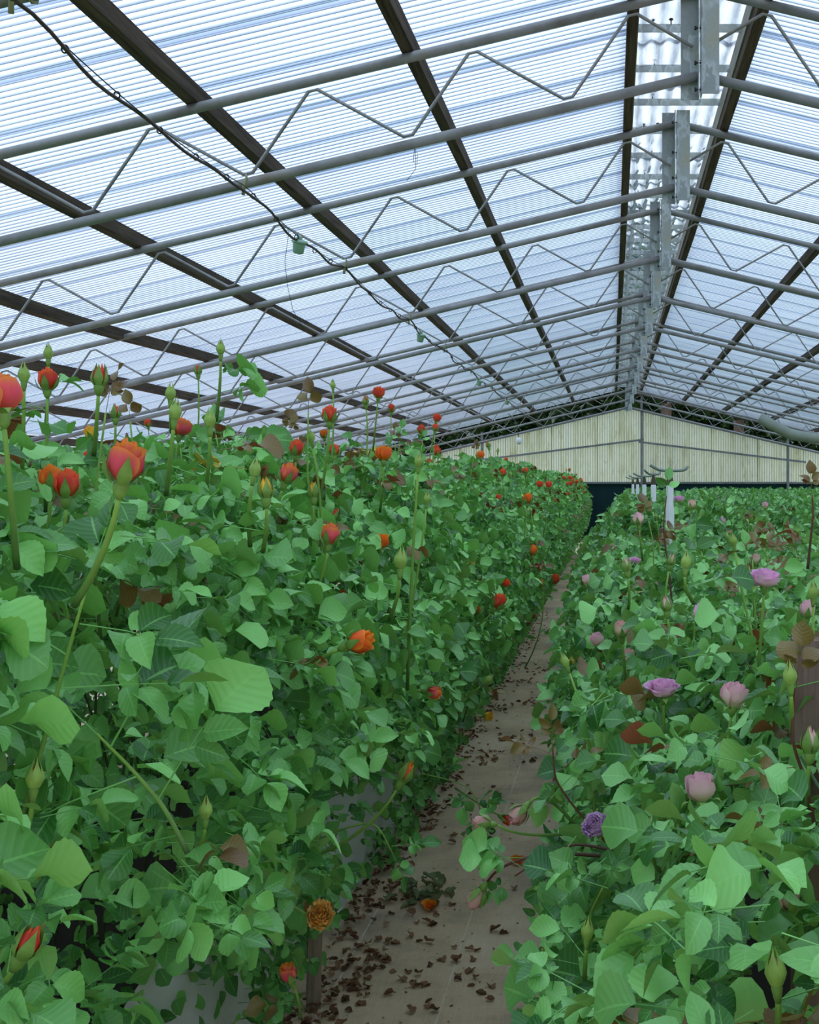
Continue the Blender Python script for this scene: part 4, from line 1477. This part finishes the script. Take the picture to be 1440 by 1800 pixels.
clusters = [(650, 1685, 16), (625, 1690, 6), (690, 1582, 10), (640, 1575, 8), (762, 1612, 12), (795, 1700, 5), (745, 1715, 7), (640, 1715, 5), (615, 1755, 6), (620, 1760, 5), (700, 1735, 4), (835, 1745, 6),
            (770, 1760, 4), (850, 1655, 4), (815, 1480, 5), (720, 1460, 14), (690, 1440, 14), (760, 1440, 8), (860, 1330, 14), (900, 1300, 14), (930, 1235, 12), (880, 1250, 10), (920, 1200, 14), (950, 1180, 12), (905, 1170, 12), (575, 1780, 10), (930, 1340, 5), (990, 1250, 5)]
spots = []
for px, py, n in clusters:
    cx, cy = gpt(px, py)
    for _ in range(n):
        spots.append((cx + gr.gauss(0, .05), cy + gr.gauss(0, .10)))
while len(spots) < 295:
    spots.append((gr.uniform(-1.08, .05), gr.uniform(3.6, 13)))
for x_, y_ in spots[:295]:
    o = obj('dead_leaf', gr.choice(DM), None, (x_, y_, .004), (gr.uniform(-.3, .3), gr.uniform(-.5, .5), gr.uniform(0, 6.28)), gr.uniform(.5, 1.05))
    tag(o, 'curled dry brown leaf lying on the path', 'dead leaf', 'dry leaves scattered on the path')
mb = MB()
for k in range(1500):
    y_ = 3.2 + 14 * gr.random() ** 1.4
    x_ = -1.13 + abs(gr.gauss(0, .09)) if gr.random() < .6 else gr.uniform(-1.1, .1)
    s_ = gr.uniform(.4, .9) if x_ < -.85 else gr.uniform(.1, .3)
    m = Matrix.Translation((x_, y_, gr.uniform(.003, .03) if x_ < -.9 else .003)) @ Matrix.Rotation(gr.uniform(0, 6.28), 4, 'Z') @ Matrix.Rotation(gr.uniform(-.6, .6), 4, 'X') @ Matrix.Scale(s_, 4)
    mb.merge(gr.choice(DEAD), m)
tag(obj('leaf_litter', mb.mesh('leaf_litter', 'leaf_dead')), 'layer of dry brown leaf litter along the foot of the tall row', 'leaf litter', kind='stuff')
mb = MB()
cx, cy = gpt(742, 1578)
for k in range(40):
    m = Matrix.Translation((cx + gr.gauss(0, .06), cy + gr.gauss(0, .09), gr.uniform(.005, .045))) @ Matrix.Rotation(gr.uniform(0, 6.28), 4, 'Z') @ Matrix.Rotation(gr.uniform(-.9, .9), 4, 'X') @ Matrix.Scale(gr.uniform(.8, 1.5), 4)
    mb.merge(gr.choice(DEAD), m)
tag(obj('cut_clippings', mb.mesh('cut_clippings', 'leaf_wilted')), 'heap of wilted grey-green leaf clippings on the path', 'clippings', kind='stuff')
for px, py, lab in ((757, 1600, 'fallen orange rose head on a clump of dry leaves'), (912, 1520, 'fallen orange rose head under the drooping shoot')):
    cx, cy = gpt(px, py)
    t_ = tag(empty('fallen_rose', (cx, cy, .012)), lab, 'fallen rose', 'fallen rose heads on the path')
    for me in petal_meshes('open', 'petal_orange', False)[0][::2]:
        obj('petal', me, t_, (0, 0, 0), (.4, .1, 0), (1.0, 1.0, .7))


# ------------------------------------------------------------------ trees behind the house
def tree_mesh(seed):
    rnd = random.Random(seed)
    mb = MB()
    for _ in range(2600):
        a, b = rnd.uniform(0, 6.28), rnd.random() ** .5
        zz = rnd.uniform(-1, 1)
        rr_ = math.sqrt(max(0, 1 - zz * zz)) * (.75 + .35 * mnoise.noise((a, zz * 2, seed))) * (.6 + .4 * b)
        p = Vector((1.3 * rr_ * math.cos(a), 1.0 * rr_ * math.sin(a), 2.6 + 2.2 * zz))
        s_ = rnd.uniform(.16, .34)
        q = Matrix.Translation(p) @ Matrix.Rotation(rnd.uniform(0, 6.28), 4, 'Z') @ Matrix.Rotation(rnd.uniform(-1.4, 1.4), 4, 'X') @ Matrix.Scale(s_, 4)
        mb.merge(MB().add([(-.6, 0, 0), (0, -.3, .1), (.6, 0, 0), (0, 1.3, -.2)], [(0, 1, 2, 3)], 0, [(0, 0, 0), (0, 0, 0), (0, 0, 0), (0, 1, 0)]), q)
    return mb.mesh('crown', 'tree_leaf', False)


crowns = [tree_mesh(k) for k in range(3)]
trunk = tubemb([(0, 0, 0), (.05, 0, 1.5), (0, .05, 3.2)], [.14, .11, .06], 8).mesh('trunk', 'bark')
tr = random.Random(9)
k = 0
for row, (ty, step, hs) in enumerate(((42, 1.4, 1.0), (45.5, 1.5, 1.0), (48, 1.6, 1.0))):
    x_ = -10.0
    while x_ < 11:
        topz = H + (CH_T + .22 - S * abs(x_ * 33 / ty - XR)) * ty / 33
        s_ = topz / 4.75
        t_ = tag(empty('tree', (x_, ty + tr.uniform(-.3, .3), 0)), 'dark green tree crown showing in the gap above the end wall', 'tree', 'trees behind the end wall')
        t_.scale = (s_, s_, s_)
        t_.rotation_euler = (0, 0, tr.uniform(0, 6))
        obj('trunk', trunk, t_)
        tag(obj('crown', tr.choice(crowns), t_), kind='stuff')
        x_ += step
        k += 1
